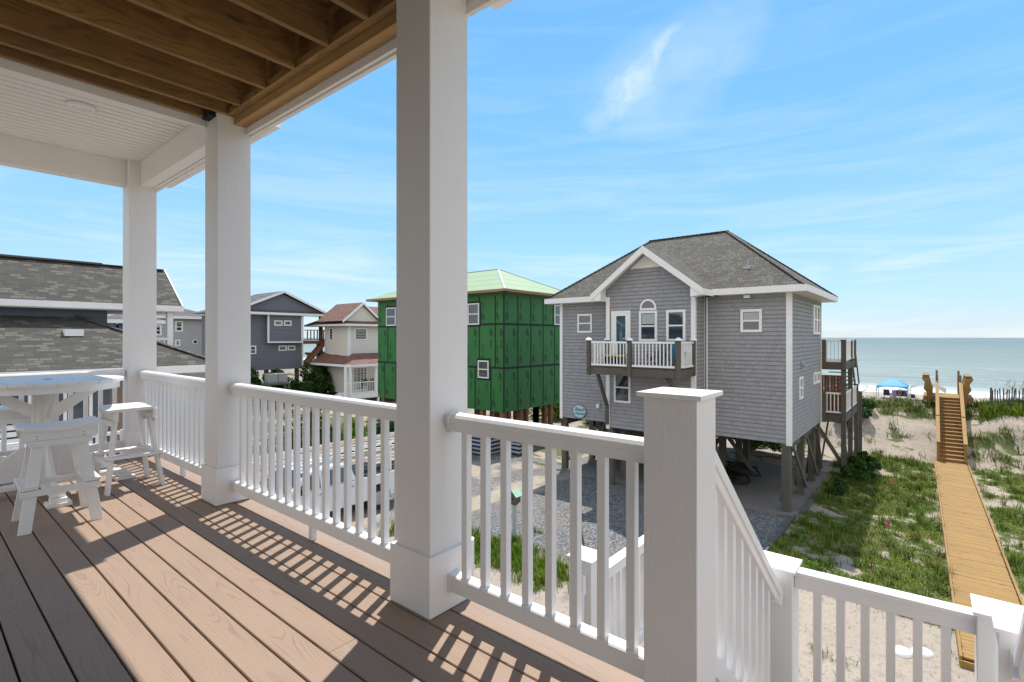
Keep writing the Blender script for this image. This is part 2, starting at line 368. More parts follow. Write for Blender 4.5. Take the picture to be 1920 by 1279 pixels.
def blob(px, py, du, dv, ang, nsc):
    d0 = Vector(ray(px, py)).normalized(); rt = Vector((SA, -CA, 0)); up = rt.cross(d0).normalized(); ca_, sa_ = math.cos(ang), math.sin(ang)
    e1 = rt*ca_+up*sa_; e2 = up*ca_-rt*sa_
    dn = N(nt, 'ShaderNodeVectorMath', {0: dirv}, operation='NORMALIZE').outputs[0]
    wv = N(nt, 'ShaderNodeVectorMath', {0: N(nt, 'ShaderNodeTexNoise', {'Vector': dn, 'Scale': nsc*.5, 'Detail': 3}).outputs['Color'], 1: (.5, .5, .5)}, operation='SUBTRACT').outputs[0]
    dn2 = N(nt, 'ShaderNodeVectorMath', {0: dn, 1: N(nt, 'ShaderNodeVectorMath', {0: wv, 1: (.10, .10, .10)}, operation='MULTIPLY').outputs[0]}, operation='ADD').outputs[0]
    def dt(e): return N(nt, 'ShaderNodeVectorMath', {0: dn2, 1: tuple(e)}, operation='DOT_PRODUCT').outputs['Value']
    a_ = mathn(nt, 'DIVIDE', mathn(nt, 'SUBTRACT', dt(e1), d0.dot(e1)), du); b_ = mathn(nt, 'DIVIDE', mathn(nt, 'SUBTRACT', dt(e2), d0.dot(e2)), dv)
    b2 = mathn(nt, 'ADD', b_, mathn(nt, 'MULTIPLY', mathn(nt, 'MULTIPLY', a_, a_), -.8))
    rr_ = mathn(nt, 'ADD', mathn(nt, 'MULTIPLY', a_, a_), mathn(nt, 'MULTIPLY', b2, b2))
    fwd = mathn(nt, 'GREATER_THAN', dt(d0), 0.2)
    n_ = N(nt, 'ShaderNodeTexNoise', {'Vector': dn2, 'Scale': nsc, 'Detail': 5, 'Roughness': .6, 'Distortion': .6}).outputs[0]
    return mathn(nt, 'MULTIPLY', fwd, mathn(nt, 'MULTIPLY', ramp(nt, rr_, [(0, 1), (.35, .7), (1, 0)]), ramp(nt, n_, [(.36, .15), (.62, 1)])))
c = mix(nt, mathn(nt, 'MULTIPLY', blob(1190, 165, .110, .025, R(47), 20), .42), c, (4.6, 4.95, 5.1))
c = mix(nt, mathn(nt, 'MULTIPLY', blob(1260, 150, .18, .09, R(30), 7), .22), c, (4.6, 4.95, 5.1))
bandn = N(nt, 'ShaderNodeTexNoise', {'Vector': N(nt, 'ShaderNodeVectorMath', {0: dirv, 1: (2.6, 2.6, 24.0)}, operation='MULTIPLY').outputs[0], 'Scale': 1.0, 'Detail': 6, 'Roughness': .62, 'Distortion': .9}).outputs[0]
bm_ = mathn(nt, 'MULTIPLY', ramp(nt, bandn, [(.44, 0), (.66, 1)]), ramp(nt, sp.outputs[2], [(.0, .85), (.12, .70), (.22, .36), (.40, .16), (.62, .06)]))
c = mix(nt, mathn(nt, 'MULTIPLY', bm_, .55), c, (4.4, 4.75, 4.95))
c = mix(nt, mathn(nt, 'MULTIPLY', cm, .14), c, (4.5, 4.9, 5.1))
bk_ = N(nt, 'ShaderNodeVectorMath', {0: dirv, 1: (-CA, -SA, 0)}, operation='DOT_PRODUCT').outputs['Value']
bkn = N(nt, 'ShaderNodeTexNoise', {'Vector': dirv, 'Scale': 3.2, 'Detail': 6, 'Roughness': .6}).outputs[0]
c = mix(nt, mathn(nt, 'MULTIPLY', ramp(nt, bk_, [(.02, 0), (.35, .9)]), ramp(nt, bkn, [(.34, .35), (.55, 1)])), c, (6.9, 6.55, 6.1))   # unseen bright cloud added behind the camera to lift and warm shaded faces
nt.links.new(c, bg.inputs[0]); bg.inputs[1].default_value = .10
cd = bpy.data.cameras.new('camera'); cam = bpy.data.objects.new('camera', cd); COL.objects.link(cam); sc.camera = cam
cam.location = (0, 0, CH); fw = Vector((CA, SA, 0)); cam.rotation_euler = fw.to_track_quat('-Z', 'Y').to_euler()
cd.sensor_width = 36; cd.lens = FPX/1920*36; cd.shift_y = -7/1920.; cd.clip_start = .05; cd.clip_end = 20000
sc.view_settings.view_transform = 'Standard'; sc.view_settings.look = 'None'; sc.view_settings.exposure = 1.18; sc.view_settings.gamma = 1
sc.cycles.max_bounces = 8; sc.cycles.diffuse_bounces = 4; sc.cycles.use_denoising = True
sc.cycles.sample_clamp_indirect = 6
# ================================================================ OUR PORCH
G = -4.6
XC, YC = 1.727, (1.952, 4.457, 6.855)         # column centres
porch = thing('covered_porch', 'covered upper porch with square white columns, brown plank deck and bare wooden joists overhead', 'porch', (1.7, 3, 0))
def p_(mb, name, mats, **k): return mb.build(name, mats, porch, **k)
# deck
mb = MB()
for k in range(-24, 2):
    x0 = 1.711+.1413*k
    if x0 > 1.9: break
    bj = {-2: 2.35, -4: 1.95, -7: 4.9, -3: 5.3, -9: 3.1, -11: 1.4, 0: 4.0}.get(k)
    for ends in ([(-1.2, 7.08)] if bj is None else [(-1.2, bj-.0012), (bj+.0012, 7.08)]): mb.prism([(x0+.004, -.004), (x0+.004, -.027), (x0+.1373, -.027), (x0+.1373, -.004), (x0+.1343, 0), (x0+.007, 0)], 'y', ends[0], ends[1])
p_(mb, 'deck_boards', 'deck', merge=True)
mb = MB(); mb.box(-1.9, 1.84, -1.15, 7.05, -.27, -.10)
p_(mb, 'deck_frame', 'dark')
mb = MB(); mb.box(1.845, 1.87, -1.2, 7.08, -.28, -.03); mb.box(-1.9, 1.84, 7.055, 7.08, -.28, -.03)
p_(mb, 'rim_board', 'trim2')
for i, yc in enumerate(YC):
    zt = (3.035, 3.29, 3.27)[i]
    mb = MB(); mb.box(XC-.129, XC+.125, yc-.128, yc+.127, .002, zt)
    cobj = sub(mb.build('column', 'trim', porch, bevel=.004))
    mb = MB(); mb.box(XC-.150, XC+.150, yc-.150, yc+.150, .004, .291)
    mb.build('plinth', 'trim2', cobj, bevel=.003)
# house posts down to the ground
for yc in (YC[0], YC[1], YC[2], .67):
    mb = MB(); mb.box(XC-.1, XC+.1, yc-.1, yc+.1, G-.1, -.285); p_(mb, 'support_pile', 'newwood')
# house wall behind the camera
mb = MB(); mb.box(-2.1, -1.95, -6, 3.3, G, 6.2)
p_(mb, 'house_wall', 'cream')
# wood beam + joists between columns 1.8..4.56
mb = MB()
mb.box(1.722, 1.765, 1.82, 4.335, 3.036, 3.30, L=1); mb.box(1.768, 1.811, 1.82, 4.335, 3.042, 3.30, L=1)
p_(mb, 'carrier_beam', 'beamw')
mb = MB(); mb.box(1.66, 1.718, 1.82, 4.335, 3.095, 3.14, L=1); mb.box(1.700, 1.7205, 1.82, 4.335, 3.145, 3.32, L=1)
p_(mb, 'ledger_board', 'joist')
for yj in (4.50, 4.30, 4.06, 3.645, 3.23, 2.82, 2.41, 2.0, 1.59, 1.18, .77, .36, -.05, -.46, -.87):
    mb = MB(); mb.box(-1.94, 1.655, yj-.019, yj+.019, 3.09, 3.325, L=0); p_(mb, 'joist', 'joist', bevel=.003)
mb = MB()
for k in range(26): mb.box(-1.94+.143*k, -1.94+.143*k+.138, -1.1, 4.6, 3.33, 3.36, L=1)
p_(mb, 'upper_deck_boards', 'joist')
# white fascia on the outer side
mb = MB(); mb.box(1.815, 1.84, 1.82, 6.98, 2.985, 3.34); mb.box(1.842, 1.872, -1.2, 6.99, 2.972, 3.36)
p_(mb, 'fascia_board', 'trim2', bevel=.002)
mb = MB(); mb.box(1.6, 1.838, -1.2, 1.822, 3.03, 3.33); p_(mb, 'boxed_beam', 'trim2')
# section 1 : white boxed beams, ceiling, trim
mb = MB(); mb.box(1.700, 1.812, 4.585, 6.727, 3.000, 3.30); mb.box(-1.94, 1.597, 6.84, 6.98, 3.000, 3.30)
p_(mb, 'boxed_beam', 'trim2', bevel=.003)
mb = MB(); mb.box(-1.94, 1.5965, 4.545, 4.585, 3.035, 3.29, L=0); p_(mb, 'ceiling_trim', 'trim2', bevel=.002)
mb = MB()
for k in range(34):
    y0 = 4.59+.0998*k
    if y0 > 6.83: break
    y1 = min(y0+.0998, 6.838)
    mb.prism([(y0+.012, 3.279), (y0+.017, 3.266), (y1-.004, 3.266), (y1, 3.275), (y1, 3.292), (y0+.012, 3.292)], 'x', -1.94, 1.698)
p_(mb, 'beadboard_ceiling', 'bead')
mb = MB(); mb.box(-1.94, 1.87, 4.6, 7.1, 3.30, 3.36); p_(mb, 'ceiling_deck', 'trim2')
lx, ly = onZ(153, 199, 3.262)
mb = MB(); mb.lathe([(.0, 3.256), (.058, 3.256), (.064, 3.238), (.082, 3.236), (.094, 3.244), (.096, 3.262)], (lx, ly, 0), 32)
lf = p_(mb, 'recessed_light', 'vinyl', smooth=True)
# overhanging outer casing with slot
def casing(y0, y1):
    mb = MB()
    mb.box(1.874, 2.15, y0, y1, 3.222, 3.34); mb.box(2.105, 2.15, y0, y1, 3.175, 3.221); mb.box(2.03, 2.075, y0, y1, 3.185, 3.221); mb.box(1.874, 1.99, y0, y1, 3.195, 3.221)
    mb.box(2.076, 2.104, y0, y0+.03, 3.18, 3.221); mb.box(2.076, 2.104, y1-.03, y1, 3.18, 3.221)
    p_(mb, 'eave_casing', 'trim2')
casing(4.43, 7.28); casing(-1.2, 1.90)
mb = MB(); mb.box(1.55, 1.68, 4.36, 4.5, 3.07, 3.2); p_(mb, 'joist_hanger', 'dark')
# ---------------------------------------------------------------- railings
RP = [(-.035, .874), (.035, .874), (.035, .912), (.045, .917), (.045, .940), (.036, .953), (.018, .9575), (-.018, .9575), (-.036, .953), (-.045, .940), (-.045, .917), (-.035, .912)]
BP = [(-.022, .094), (.022, .094), (.032, .100), (.032, .171), (.026, .177), (-.026, .177), (-.032, .171), (-.032, .100)]
bal_mesh = None
def railing(label, axis, c, s0, s1, bals, foot=None, zoff=0, ends=(1, 1), group='white porch railings', base=None, zb=0):
    mid = (s0+s1)/2
    loc = (c, mid, zb) if axis == 'y' else (mid, c, zb)
    t = thing('porch_railing', label, 'railing', loc, group)
    e = .022
    a0 = s0+(e if ends[0] else 0); a1 = s1-(e if ends[1] else 0)
    mb = MB(); mb.prism([(c+a, z+zoff) for a, z in RP], axis, a0, a1); mb.build('top_rail', 'vinyl', t, merge=True)
    mb = MB(); mb.prism([(c+a, z+zoff) for a, z in BP], axis, a0, a1); mb.build('bottom_rail', 'vinyl', t, merge=True)
    for k, (u0, u1) in enumerate(((s0, s0+e), (s1-e, s1))):
        if not ends[k]: continue
        for prof, gx in ((RP, 1.14), (BP, 1.16)):
            zc = sum(z for a, z in prof)/len(prof)
            mb = MB(); mb.prism([(c+a*gx, zc+(z-zc)*1.12+zoff) for a, z in prof], axis, u0+.001, u1); mb.build('bracket', 'vinyl', t, merge=True)
    h = .0175
    first = None
    for y in bals:
        if first is None:
            mb = MB()
            if axis == 'y': mb.box(c-h, c+h, y-h, y+h, .170+zoff, .880+zoff)
            else: mb.box(y-h, y+h, c-h, c+h, .170+zoff, .880+zoff)
            first = mb.build('baluster', 'vinyl', t, bevel=.002); y_0 = y
        else:
            o = first.copy(); COL.objects.link(o); o.parent = t
            d = y-y_0; o.location = (0, d, 0) if axis == 'y' else (d, 0, 0)
    if foot is not None:
        for y in foot:
            mb = MB()
            if axis == 'y': mb.box(c-.018, c+.018, y-.018, y+.018, .002+zoff, .096+zoff)
            else: mb.box(y-.018, y+.018, c-.018, c+.018, .002+zoff, .096+zoff)
            mb.build('support_foot', 'vinyl', t)
    return t
railing('white railing section between the nearest big column and the corner newel post', 'y', XC, .764, 1.801, [1.7085-.1226*k for k in range(8)])
railing('white railing section between the two tall square columns, white truck seen through it', 'y', XC, 2.103, 4.306, [3.2045+.1226*k for k in range(-8, 9)], foot=[3.12])
railing('white railing section behind the right-hand bar stool, between the two far columns', 'y', XC, 4.608, 6.704, [5.656+.1226*k for k in range(-8, 9)], foot=[5.5])
railing('white railing across the far end of the porch behind the round table', 'x', 6.86, -1.94, 1.576, [1.50-.1226*k for k in range(28)], foot=[.2], zoff=.012)
# ---------------------------------------------------------------- newel + stairs
def newel(parent, name, cx, cy, w, ztop, zbot, capw=.222, mat='trim', capmat='trim2'):
    mb = MB(); mb.box(cx-w/2, cx+w/2, cy-w/2, cy+w/2, zbot, ztop-.0165)
    n = sub(mb.build(name, mat, parent, bevel=.003))
    mb = MB(); mb.box(cx-capw/2, cx+capw/2, cy-capw/2, cy+capw/2, ztop-.016, ztop); mb.build('cap', capmat, n, bevel=.0015)
    return n
t = thing('newel_post', 'thick white newel post with flat square cap at the top of the stairs', 'post', (XC, .672, 0))
newel(t, 'post', XC, .671, .184, 1.138, .002)
stair = thing('porch_staircase', 'white-railed stairs with square capped posts going down from the porch at lower right', 'staircase', (3, 0, G))
newel(stair, 'stair_post', 3.168, .67, .185, .06, G, .215, 'vinyl')
newel(stair, 'stair_post', 3.20, -.255, .185, .085, G, .215, 'vinyl')
newel(stair, 'stair_post', 2.80, -.285, .165, .20, G, .19, 'vinyl')
newel(stair, 'stair_post', 3.205, 1.94, .185, -.26, G, .215, 'vinyl')
newel(stair, 'stair_post', 4.9, 1.90, .16, -.30, G, .19, 'vinyl')
# sloping guard newel -> stair post
def slope_rail(y, x0, z0, x1, z1, bal=True, drop=.80):
    r = sub_empty = MB(); d = (z1-z0)/(x1-x0)
    mb = MB(); mb.bar((x0, y, z0-.02), (x1, y, z1-.02), .09, .04); mb.bar((x0, y, z0-.0645), (x1, y, z1-.0645), .066, .042)
    tr = mb.build('sloping_rail', 'vinyl', stair, bevel=.006)
    mb = MB(); mb.bar((x0, y, z0-drop), (x1, y, z1-drop), .06, .07); mb.build('sloping_bottom_rail', 'vinyl', stair, bevel=.004)
    if bal:
        n = int((x1-x0-.1)/.122)
        for k in range(n):
            x = x0+.11+.122*k
            if x > x1-.05: break
            zt = z0+d*(x-x0)
            mb = MB(); mb.box(x-.0175, x+.0175, y-.0175, y+.0175, zt-drop, zt-.07); mb.build('baluster', 'vinyl', stair)
slope_rail(.67, 1.822, 1.018, 3.075, -.055)
slope_rail(-.285, 1.822, 1.0, 2.717, .085)
mb = MB(); mb.bar((3.045, .67, -.055), (3.075, .67, -.085), .10, .13); mb.build('rail_bracket', 'vinyl', stair); mb = MB(); mb.bar((2.69, -.285, .10), (2.717, -.285, .075), .10, .12); mb.build('rail_bracket', 'vinyl', stair)
def flat_guard(ax, c, s0, s1, zt, c1=None):
    # level guard rail in stair thing
    c1 = c if c1 is None else c1
    def P(s, z):
        f = (s-s0)/(s1-s0); cc = c+(c1-c)*f
        return (s, cc, z) if ax == 'x' else (cc, s, z)
    mb = MB(); mb.bar(P(s0, zt-.058), P(s1, zt-.058), .055, .075); mb.bar(P(s0, zt-.011), P(s1, zt-.011), .085, .022); mb.build('guard_rail', 'vinyl', stair, bevel=.003)
    mb = MB(); mb.bar(P(s0, zt-.80), P(s1, zt-.80), .055, .08); mb.build('guard_bottom_rail', 'vinyl', stair, bevel=.003)
    n = int(round(abs(s1-s0)/.112)); sg = 1 if s1 > s0 else -1
    for k in range(1, n):
        s_ = s0+(s1-s0)*k/n; a = Vector(P(s_, zt-.80)); b = Vector(P(s_, zt-.05))
        mb = MB(); mb.box(a.x-.0185, a.x+.0185, a.y-.0185, a.y+.0185, a.z, b.z); mb.build('baluster', 'vinyl', stair)
flat_guard('y', 3.160, .577, -.162, .045, 3.195)
flat_guard('x', 1.90, 3.30, 4.82, -.405)
mb = MB(); mb.bar((3.115, 1.93, -.42), (2.95, 1.84, -.66), .05, .05); mb.bar((2.95, 1.84, -.66), (2.90, 1.80, -.95), .05, .05)
mb.box(3.06, 3.11, 1.88, 1.99, -.50, -.36); mb.build('hand_rail', 'vinyl', stair, bevel=.01)
mb = MB()
for k in range(5):
    mb.box(1.89+.2*k, 1.89+.2*k+.27, -.25, .6, -.175*(k+1)-.03, -.175*(k+1))
mb.box(2.85, 3.10, -.36, .62, -1.02, -.985); mb.box(3.28, 4.98, .90, 1.84, -1.42, -1.38)
mb.build('tread', 'deck', stair)
mb = MB(); mb.poly_prism([(1.88, .61, -.04), (1.88, .61, -.30), (2.9, .61, -1.2), (2.9, .61, -.92)], (0, .03, 0)); mb.poly_prism([(1.88, -.3, -.04), (1.88, -.3, -.30), (2.9, -.3, -1.2), (2.9, -.3, -.92)], (0, .03, 0))
mb.box(3.28, 4.98, 1.845, 1.87, -1.6, -1.38); mb.box(3.075, 3.099, -.36, .6, -1.2, -1.03)
mb.build('stringer', 'vinyl', stair)
# ---------------------------------------------------------------- bar stools and table
def stool(label, cx, cy, rot):
    t = thing('bar_stool', label, 'bar stool', (0, 0, 0), 'white saddle-seat bar stools'); t['_base'] = (0, 0, 0)
    # seat long axis = local x
    H = .715; mb = MB(); n = 12; L_, W_ = .225, .175
    xs = [-L_+2*L_*i/n for i in range(n+1)]
    def dz(x): return .022*(x/L_)**2
    def wy(x):
        e = abs(x)-(L_-.05); return W_-max(0, e)*.9
    for i in range(n):
        a, b = xs[i], xs[i+1]; za, zb = H-.022+dz(a), H-.022+dz(b); wa, wb = wy(a), wy(b); th = .024
        mb.hexa([(a, -wa, za-th), (b, -wb, zb-th), (b, wb, zb-th), (a, wa, za-th), (a, -wa, za), (b, -wb, zb), (b, wb, zb), (a, wa, za)], 0, 0)
    mb.build('seat', 'poly', t)
    for sy in (-1, 1):
        mb = MB(); pr = []
        for i in range(n+1): x = xs[i]*.92; pr.append((x, H-.048+dz(x)))
        pr += [(.205, H-.10), (.19, H-.115), (-.19, H-.115), (-.205, H-.10)]
        mb.poly_prism([(x, sy*.135-.011, z) for x, z in pr], (0, .022, 0)); 
        mb.build('apron', 'poly', t)
        mb = MB(); mb.box(-.17, .17, sy*.160-.011, sy*.160+.011, H-.145, H-.105); mb.build('cleat', 'poly', t)
    for sx in (-1, 1):
        for sy in (-1, 1):
            top = Vector((sx*.105, sy*.120, H-.06)); bot = Vector((sx*.192, sy*.20, 0))
            mb = MB(); d = (top-bot)
            wv = Vector((.034, 0, 0)); tv = Vector((0, .013, 0))
            c = [bot-wv-tv, bot+wv-tv, bot+wv+tv, bot-wv+tv, top-wv-tv, top+wv-tv, top+wv+tv, top-wv+tv]
            mb.hexa(c, 0, 2); mb.build('leg', 'poly', t, bevel=.002)
            mb = MB()
            for zz_ in (H-.075, H-.095):
                mb.tube((sx*.125, sy*.148, zz_), (sx*.125, sy*.1485+sy*.001, zz_), .0035, n=6)
            mb.build('bolt', 'dark', t)
    for sy in (-1, 1):
        z = .27; y = sy*.186
        mb = MB(); mb.box(-.215, .215, y-.011 if sy > 0 else y-.02, y+.02 if sy > 0 else y+.011, z-.03, z+.012); mb.build('foot_rest', 'poly', t, bevel=.004)
    for sx in (-1, 1):
        z = .272; x = sx*.170
        mb = MB(); mb.box(x-.045, x+.045, -.20, .20, z+.014, z+.036); mb.build('side_rest', 'poly', t, bevel=.003)
    t.location = (cx, cy, 0); t.rotation_euler = (0, 0, rot); t['_base'] = (0, 0, 0)
    return t
stool('white bar stool standing in front of the round table, nearest the camera', .735, 4.885, R(-2))
stool('white bar stool beside the porch railing, to the right of the round table', 1.305, 5.52, R(92))
stool('white bar stool half hidden behind the round table, by the far railing', .66, 6.34, R(-4))
tb = thing('bar_table', 'round white bar-height table with braced pedestal at the left edge', 'table', (0, 0, 0)); tb['_base'] = (0, 0, 0)
mb = MB(); r = .535; n = 56; zt = .962
for yk in range(-4, 4):     # top of parallel slats cut to a circle
    x0, x1 = yk*.137+.0015, (yk+1)*.137-.0015
    pts = []
    seg = 10
    for i in range(seg+1):
        x = x0+(x1-x0)*i/seg
        if abs(x) > r: x = math.copysign(r-.0001, x)
        pts.append((x, -math.sqrt(max(0, r*r-x*x))))
    for i in range(seg+1):
        x = x1-(x1-x0)*i/seg
        if abs(x) > r: x = math.copysign(r-.0001, x)
        pts.append((x, math.sqrt(max(0, r*r-x*x))))
    mb.poly_prism([(x, y, zt-.026) for x, y in pts], (0, 0, .026))
top = sub(mb.build('table_top', 'poly', tb))
mb = MB(); mb.lathe([(0, 0), (.025, 0), (.028, .004), (.0, .006)], (.02, .02, zt+.0005), 14); mb.build('umbrella_plug', 'blind', top)
mb = MB(); mb.lathe([(r-.030, zt-.028), (r-.028, zt-.085), (r-.055, zt-.085), (r-.056, zt-.028)], (0, 0, 0), 56); mb.build('apron', 'poly', tb)
mb = MB(); mb.box(-.06, .06, -.06, .06, .06, zt-.03); mb.box(-.085, .085, -.02, .02, .1, .9); mb.box(-.02, .02, -.086, .086, .1, .9); mb.build('pedestal', 'poly', tb, bevel=.003)
for a in range(4):
    ca, sa = math.cos(a*math.pi/2), math.sin(a*math.pi/2)
    def rp(x, y, z): return (x*ca-y*sa, x*sa+y*ca, z)
    mb = MB(); mb.poly_prism([rp(.06, -.012, .62), rp(.40, -.012, .88), rp(.50, -.012, .935), rp(.36, -.012, .935), rp(.06, -.012, .74)], Vector(rp(0, .024, 0)))
    mb.build('brace', 'poly', tb)
    mb = MB(); mb.poly_prism([rp(.06, -.012, .13), rp(.06, -.012, .40), rp(.16, -.012, .40), rp(.44, -.012, .16), rp(.50, -.012, .13)], Vector(rp(0, .024, 0)))
    mb.build('lower_brace', 'poly', tb)
    mb = MB(); c8 = [rp(.0, -.045, .065), rp(.56, -.045, .065), rp(.56, .045, .065), rp(.0, .045, .065), rp(.0, -.045, .10), rp(.56, -.045, .10), rp(.56, .045, .10), rp(.0, .045, .10)]
    mb.hexa(c8, 0, 0); mb.build('foot', 'poly', tb, bevel=.002)
    mb = MB(); q = [rp(.47, -.075, .002), rp(.62, -.075, .002), rp(.62, .075, .002), rp(.47, .075, .002), rp(.47, -.075, .030), rp(.62, -.075, .030), rp(.62, .075, .030), rp(.47, .075, .030)]
    mb.hexa(q, 0, 0); q = [rp(.50, -.05, .031), rp(.60, -.05, .031), rp(.60, .05, .031), rp(.50, .05, .031), rp(.50, -.05, .063), rp(.60, -.05, .063), rp(.60, .05, .063), rp(.50, .05, .063)]
    mb.hexa(q, 0, 0); mb.build('foot_pad', 'poly', tb, bevel=.002)
tb.location = (.80, 5.85, 0)
# ================================================================ HOUSE HELPERS
class Wall:
    """facing 'x': plane x=c, looks toward -x, a=y ; facing 'y': plane y=c, looks toward -y, a=x"""
    def __init__(s, facing, c): s.f = facing; s.c = c
    def P(s, a, z, o=0): return (s.c-o, a, z) if s.f == 'x' else (a, s.c-o, z)
    def px(s, x, y):
        return onX(x, y, s.c) if s.f == 'x' else onY(x, y, s.c)
    def box(s, mb, a0, a1, z0, z1, o0, o1, mi=0):
        p = s.P(a0, z0, o0); q = s.P(a1, z1, o1); mb.box(p[0], q[0], p[1], q[1], p[2], q[2], mi)
def lap(mb, W, a0, a1, z0, z1, course=.145, lip=.02, top=None):
    """overlapping courses; top(a) optional list of polygon cut -> (a_lo,a_hi) per z"""
    a0, a1 = min(a0, a1), max(a0, a1)
    n = max(1, round((z1-z0)/course)); h = (z1-z0)/n
    for k in range(n):
        za, zb = z0+k*h, z0+(k+1)*h
        la, ha = (a0, a1) if top is None else top(za)
        lb, hb = (a0, a1) if top is None else top(zb)
        if ha-la < .02: continue
        if hb-lb < 0: lb = hb = (lb+hb)/2
        pts = [W.P(la, za, lip), W.P(lb, zb, 0), W.P(hb, zb, 0), W.P(ha, za, lip)]
        if W.f == 'y': pts = pts[::-1]
        uv = [((p[1] if W.f == 'x' else p[0]), (k+.02 if abs(p[2]-za) < 1e-6 else k+.98)*course) for p in pts]
        mb.face(pts, 0, uv)
        mb.face([W.P(la, za, lip), W.P(ha, za, lip), W.P(ha, za, 0), W.P(la, za, 0)], 0)
def window(parent, W, a0, a1, z0, z1, sash=True, cols=1, blind=0, fr=.09, name='window', glass='glass', trim='ftrim', lift=.0, grid=None):
    a0, a1 = min(a0, a1), max(a0, a1); z0, z1 = min(z0, z1), max(z0, z1)
    mb = MB()
    W.box(mb, a0, a0+fr, z0, z1, .01, .06+lift); W.box(mb, a1-fr, a1, z0, z1, .01, .06+lift)
    W.box(mb, a0+fr, a1-fr, z0, z0+fr, .01, .062+lift); W.box(mb, a0+fr, a1-fr, z1-fr, z1, .01, .062+lift)
    o = sub(mb.build(name, trim, parent))
    mb = MB(); W.box(mb, a0+fr, a1-fr, z0+fr, z1-fr, .012, .022+lift); mb.build('pane', glass, o)
    mb = MB(); any_ = False
    if sash: zm = (z0+z1)/2; W.box(mb, a0+fr, a1-fr, zm-.028, zm+.028, .023, .052+lift); any_ = True
    for k in range(1, cols): am = a0+(a1-a0)*k/cols; W.box(mb, am-.03, am+.03, z0+fr, z1-fr, .0232, .05+lift); any_ = True
    if grid:
        ga, gb = grid
        for k in range(1, ga): am = a0+fr+(a1-a0-2*fr)*k/ga; W.box(mb, am-.01, am+.01, z0+fr, z1-fr, .0235, .035+lift)
        for k in range(1, gb): zm = z0+fr+(z1-z0-2*fr)*k/gb; W.box(mb, a0+fr, a1-fr, zm-.01, zm+.01, .0236, .033+lift)
        any_ = True
    if any_: mb.build('sash', trim, o)
    if blind:
        mb = MB(); zt = z1-fr; zb = zt-(z1-z0-2*fr)*blind; W.box(mb, a0+fr+.02, a1-fr-.02, zb, zt-.02, .0225, .0228+lift); mb.build('blind', 'blind', o)  # pale panel painted in for brightness showing through the upper pane
    return o
def pxwin(parent, W, x0, y0, x1, y1, **k):
    a0, zt = W.px(x0, y0); a1, _ = W.px(x1, y1); _, zb = W.px((x0+x1)/2, y1); _, zt = W.px((x0+x1)/2, y0)
    return window(parent, W, a0, a1, zb, zt, **k)
def roof_face(mb, pts, mi=0):
    P = [Vector(p) for p in pts]; n = (P[1]-P[0]).cross(P[2]-P[0])
    if n.z < 0: pts = pts[::-1]
    mb.face(pts, mi)
def hip_roof(mb, x0, x1, y0, y1, z, slope, thick=.0):
    dx, dy = (x1-x0)/2, (y1-y0)/2
    if dy >= dx:
        h = dx*slope; A = ((x0+x1)/2, y0+dx, z+h); B = ((x0+x1)/2, y1-dx, z+h)
        roof_face(mb, [(x0, y0, z), (x0, y1, z), B, A]); roof_face(mb, [(x1, y0, z), (x1, y1, z), B, A])
        roof_face(mb, [(x0, y0, z), (x1, y0, z), A]); roof_face(mb, [(x0, y1, z), (x1, y1, z), B])
    else:
        h = dy*slope; A = (x0+dy, (y0+y1)/2, z+h); B = (x1-dy, (y0+y1)/2, z+h)
        roof_face(mb, [(x0, y0, z), (x1, y0, z), B, A]); roof_face(mb, [(x0, y1, z), (x1, y1, z), B, A])
        roof_face(mb, [(x0, y0, z), (x0, y1, z), A]); roof_face(mb, [(x1, y0, z), (x1, y1, z), B])
    return A, B
def fascia_ring(mb, x0, x1, y0, y1, z, h=.2, t=.03):
    mb.box(x0-t, x0, y0-t, y1+t, z-h, z+.01); mb.box(x1, x1+t, y0-t, y1+t, z-h, z+.01)
    mb.box(x0, x1, y0-t, y0, z-h, z+.01); mb.box(x0, x1, y1, y1+t, z-h, z+.01)
def ridge_caps(mb, a, b, w=.16, step=.2):
    a = Vector(a); b = Vector(b); n = int((b-a).length/step); d = (b-a)/n
    for i in range(n):
        p = a+d*i; q = p+d*1.08
        mb.bar(p+Vector((0, 0, .012)), q+Vector((0, 0, .024)), w, .02)
# ================================================================ GREY HOUSE ON PILES
GX, GY = 19.09, 3.63; X1, Y1 = 25.17, 12.92; ZT, ZB = 2.95, -2.27
gh = thing('beach_house', 'grey shingled beach house on wooden piles with a white-railed balcony under its front gable', 'house', (22, 8, G))
BX, BY0, BY1 = 18.10, 6.50, 10.02
Wm = Wall('x', GX); Wb = Wall('x', BX); Ws = Wall('y', GY)
mb = MB()
lap(mb, Wm, GY, BY0, ZB, 2.84); lap(mb, Wm, BY1, Y1, ZB, 2.84)
zap = 4.62; ez = 2.90; hw = (BY1-BY0)/2; ymid = (BY0+BY1)/2; sl = .77
def gtop(z):
    d = max(0, z-3.30)/sl; return (min(ymid, BY0+d), max(ymid, BY1-d))
lap(mb, Wb, BY0, BY1, ZB+.0, 3.24); lap(mb, Wb, BY0, BY1, 3.24, zap, top=gtop)
lap(mb, Wall('y', BY0), BX, GX, ZB, 2.9)
lap(mb, Ws, GX, X1, ZB, 2.84)
mb.box(BX+.01, GX, BY1-.02, BY1, ZB, 2.9)
mb.box(GX+.05, X1-.02, GY+.05, Y1, ZB+.02, 2.8); mb.box(BX+.05, GX+.05, BY0+.05, BY1-.05, ZB+.02, 2.8)
wl = sub(mb.build('wall', 'shake', gh))
mb = MB()
pass
mb = MB(); Ws.box(mb, GX-.03, GX+.13, ZB-.06, 2.84, 0, .032); mb.build('corner_board', 'ftrim', gh)
mb = MB(); Wm.box(mb, GY-.03, GY+.13, ZB-.06, 2.84, .0, .034); mb.build('corner_board', 'ftrim', gh)
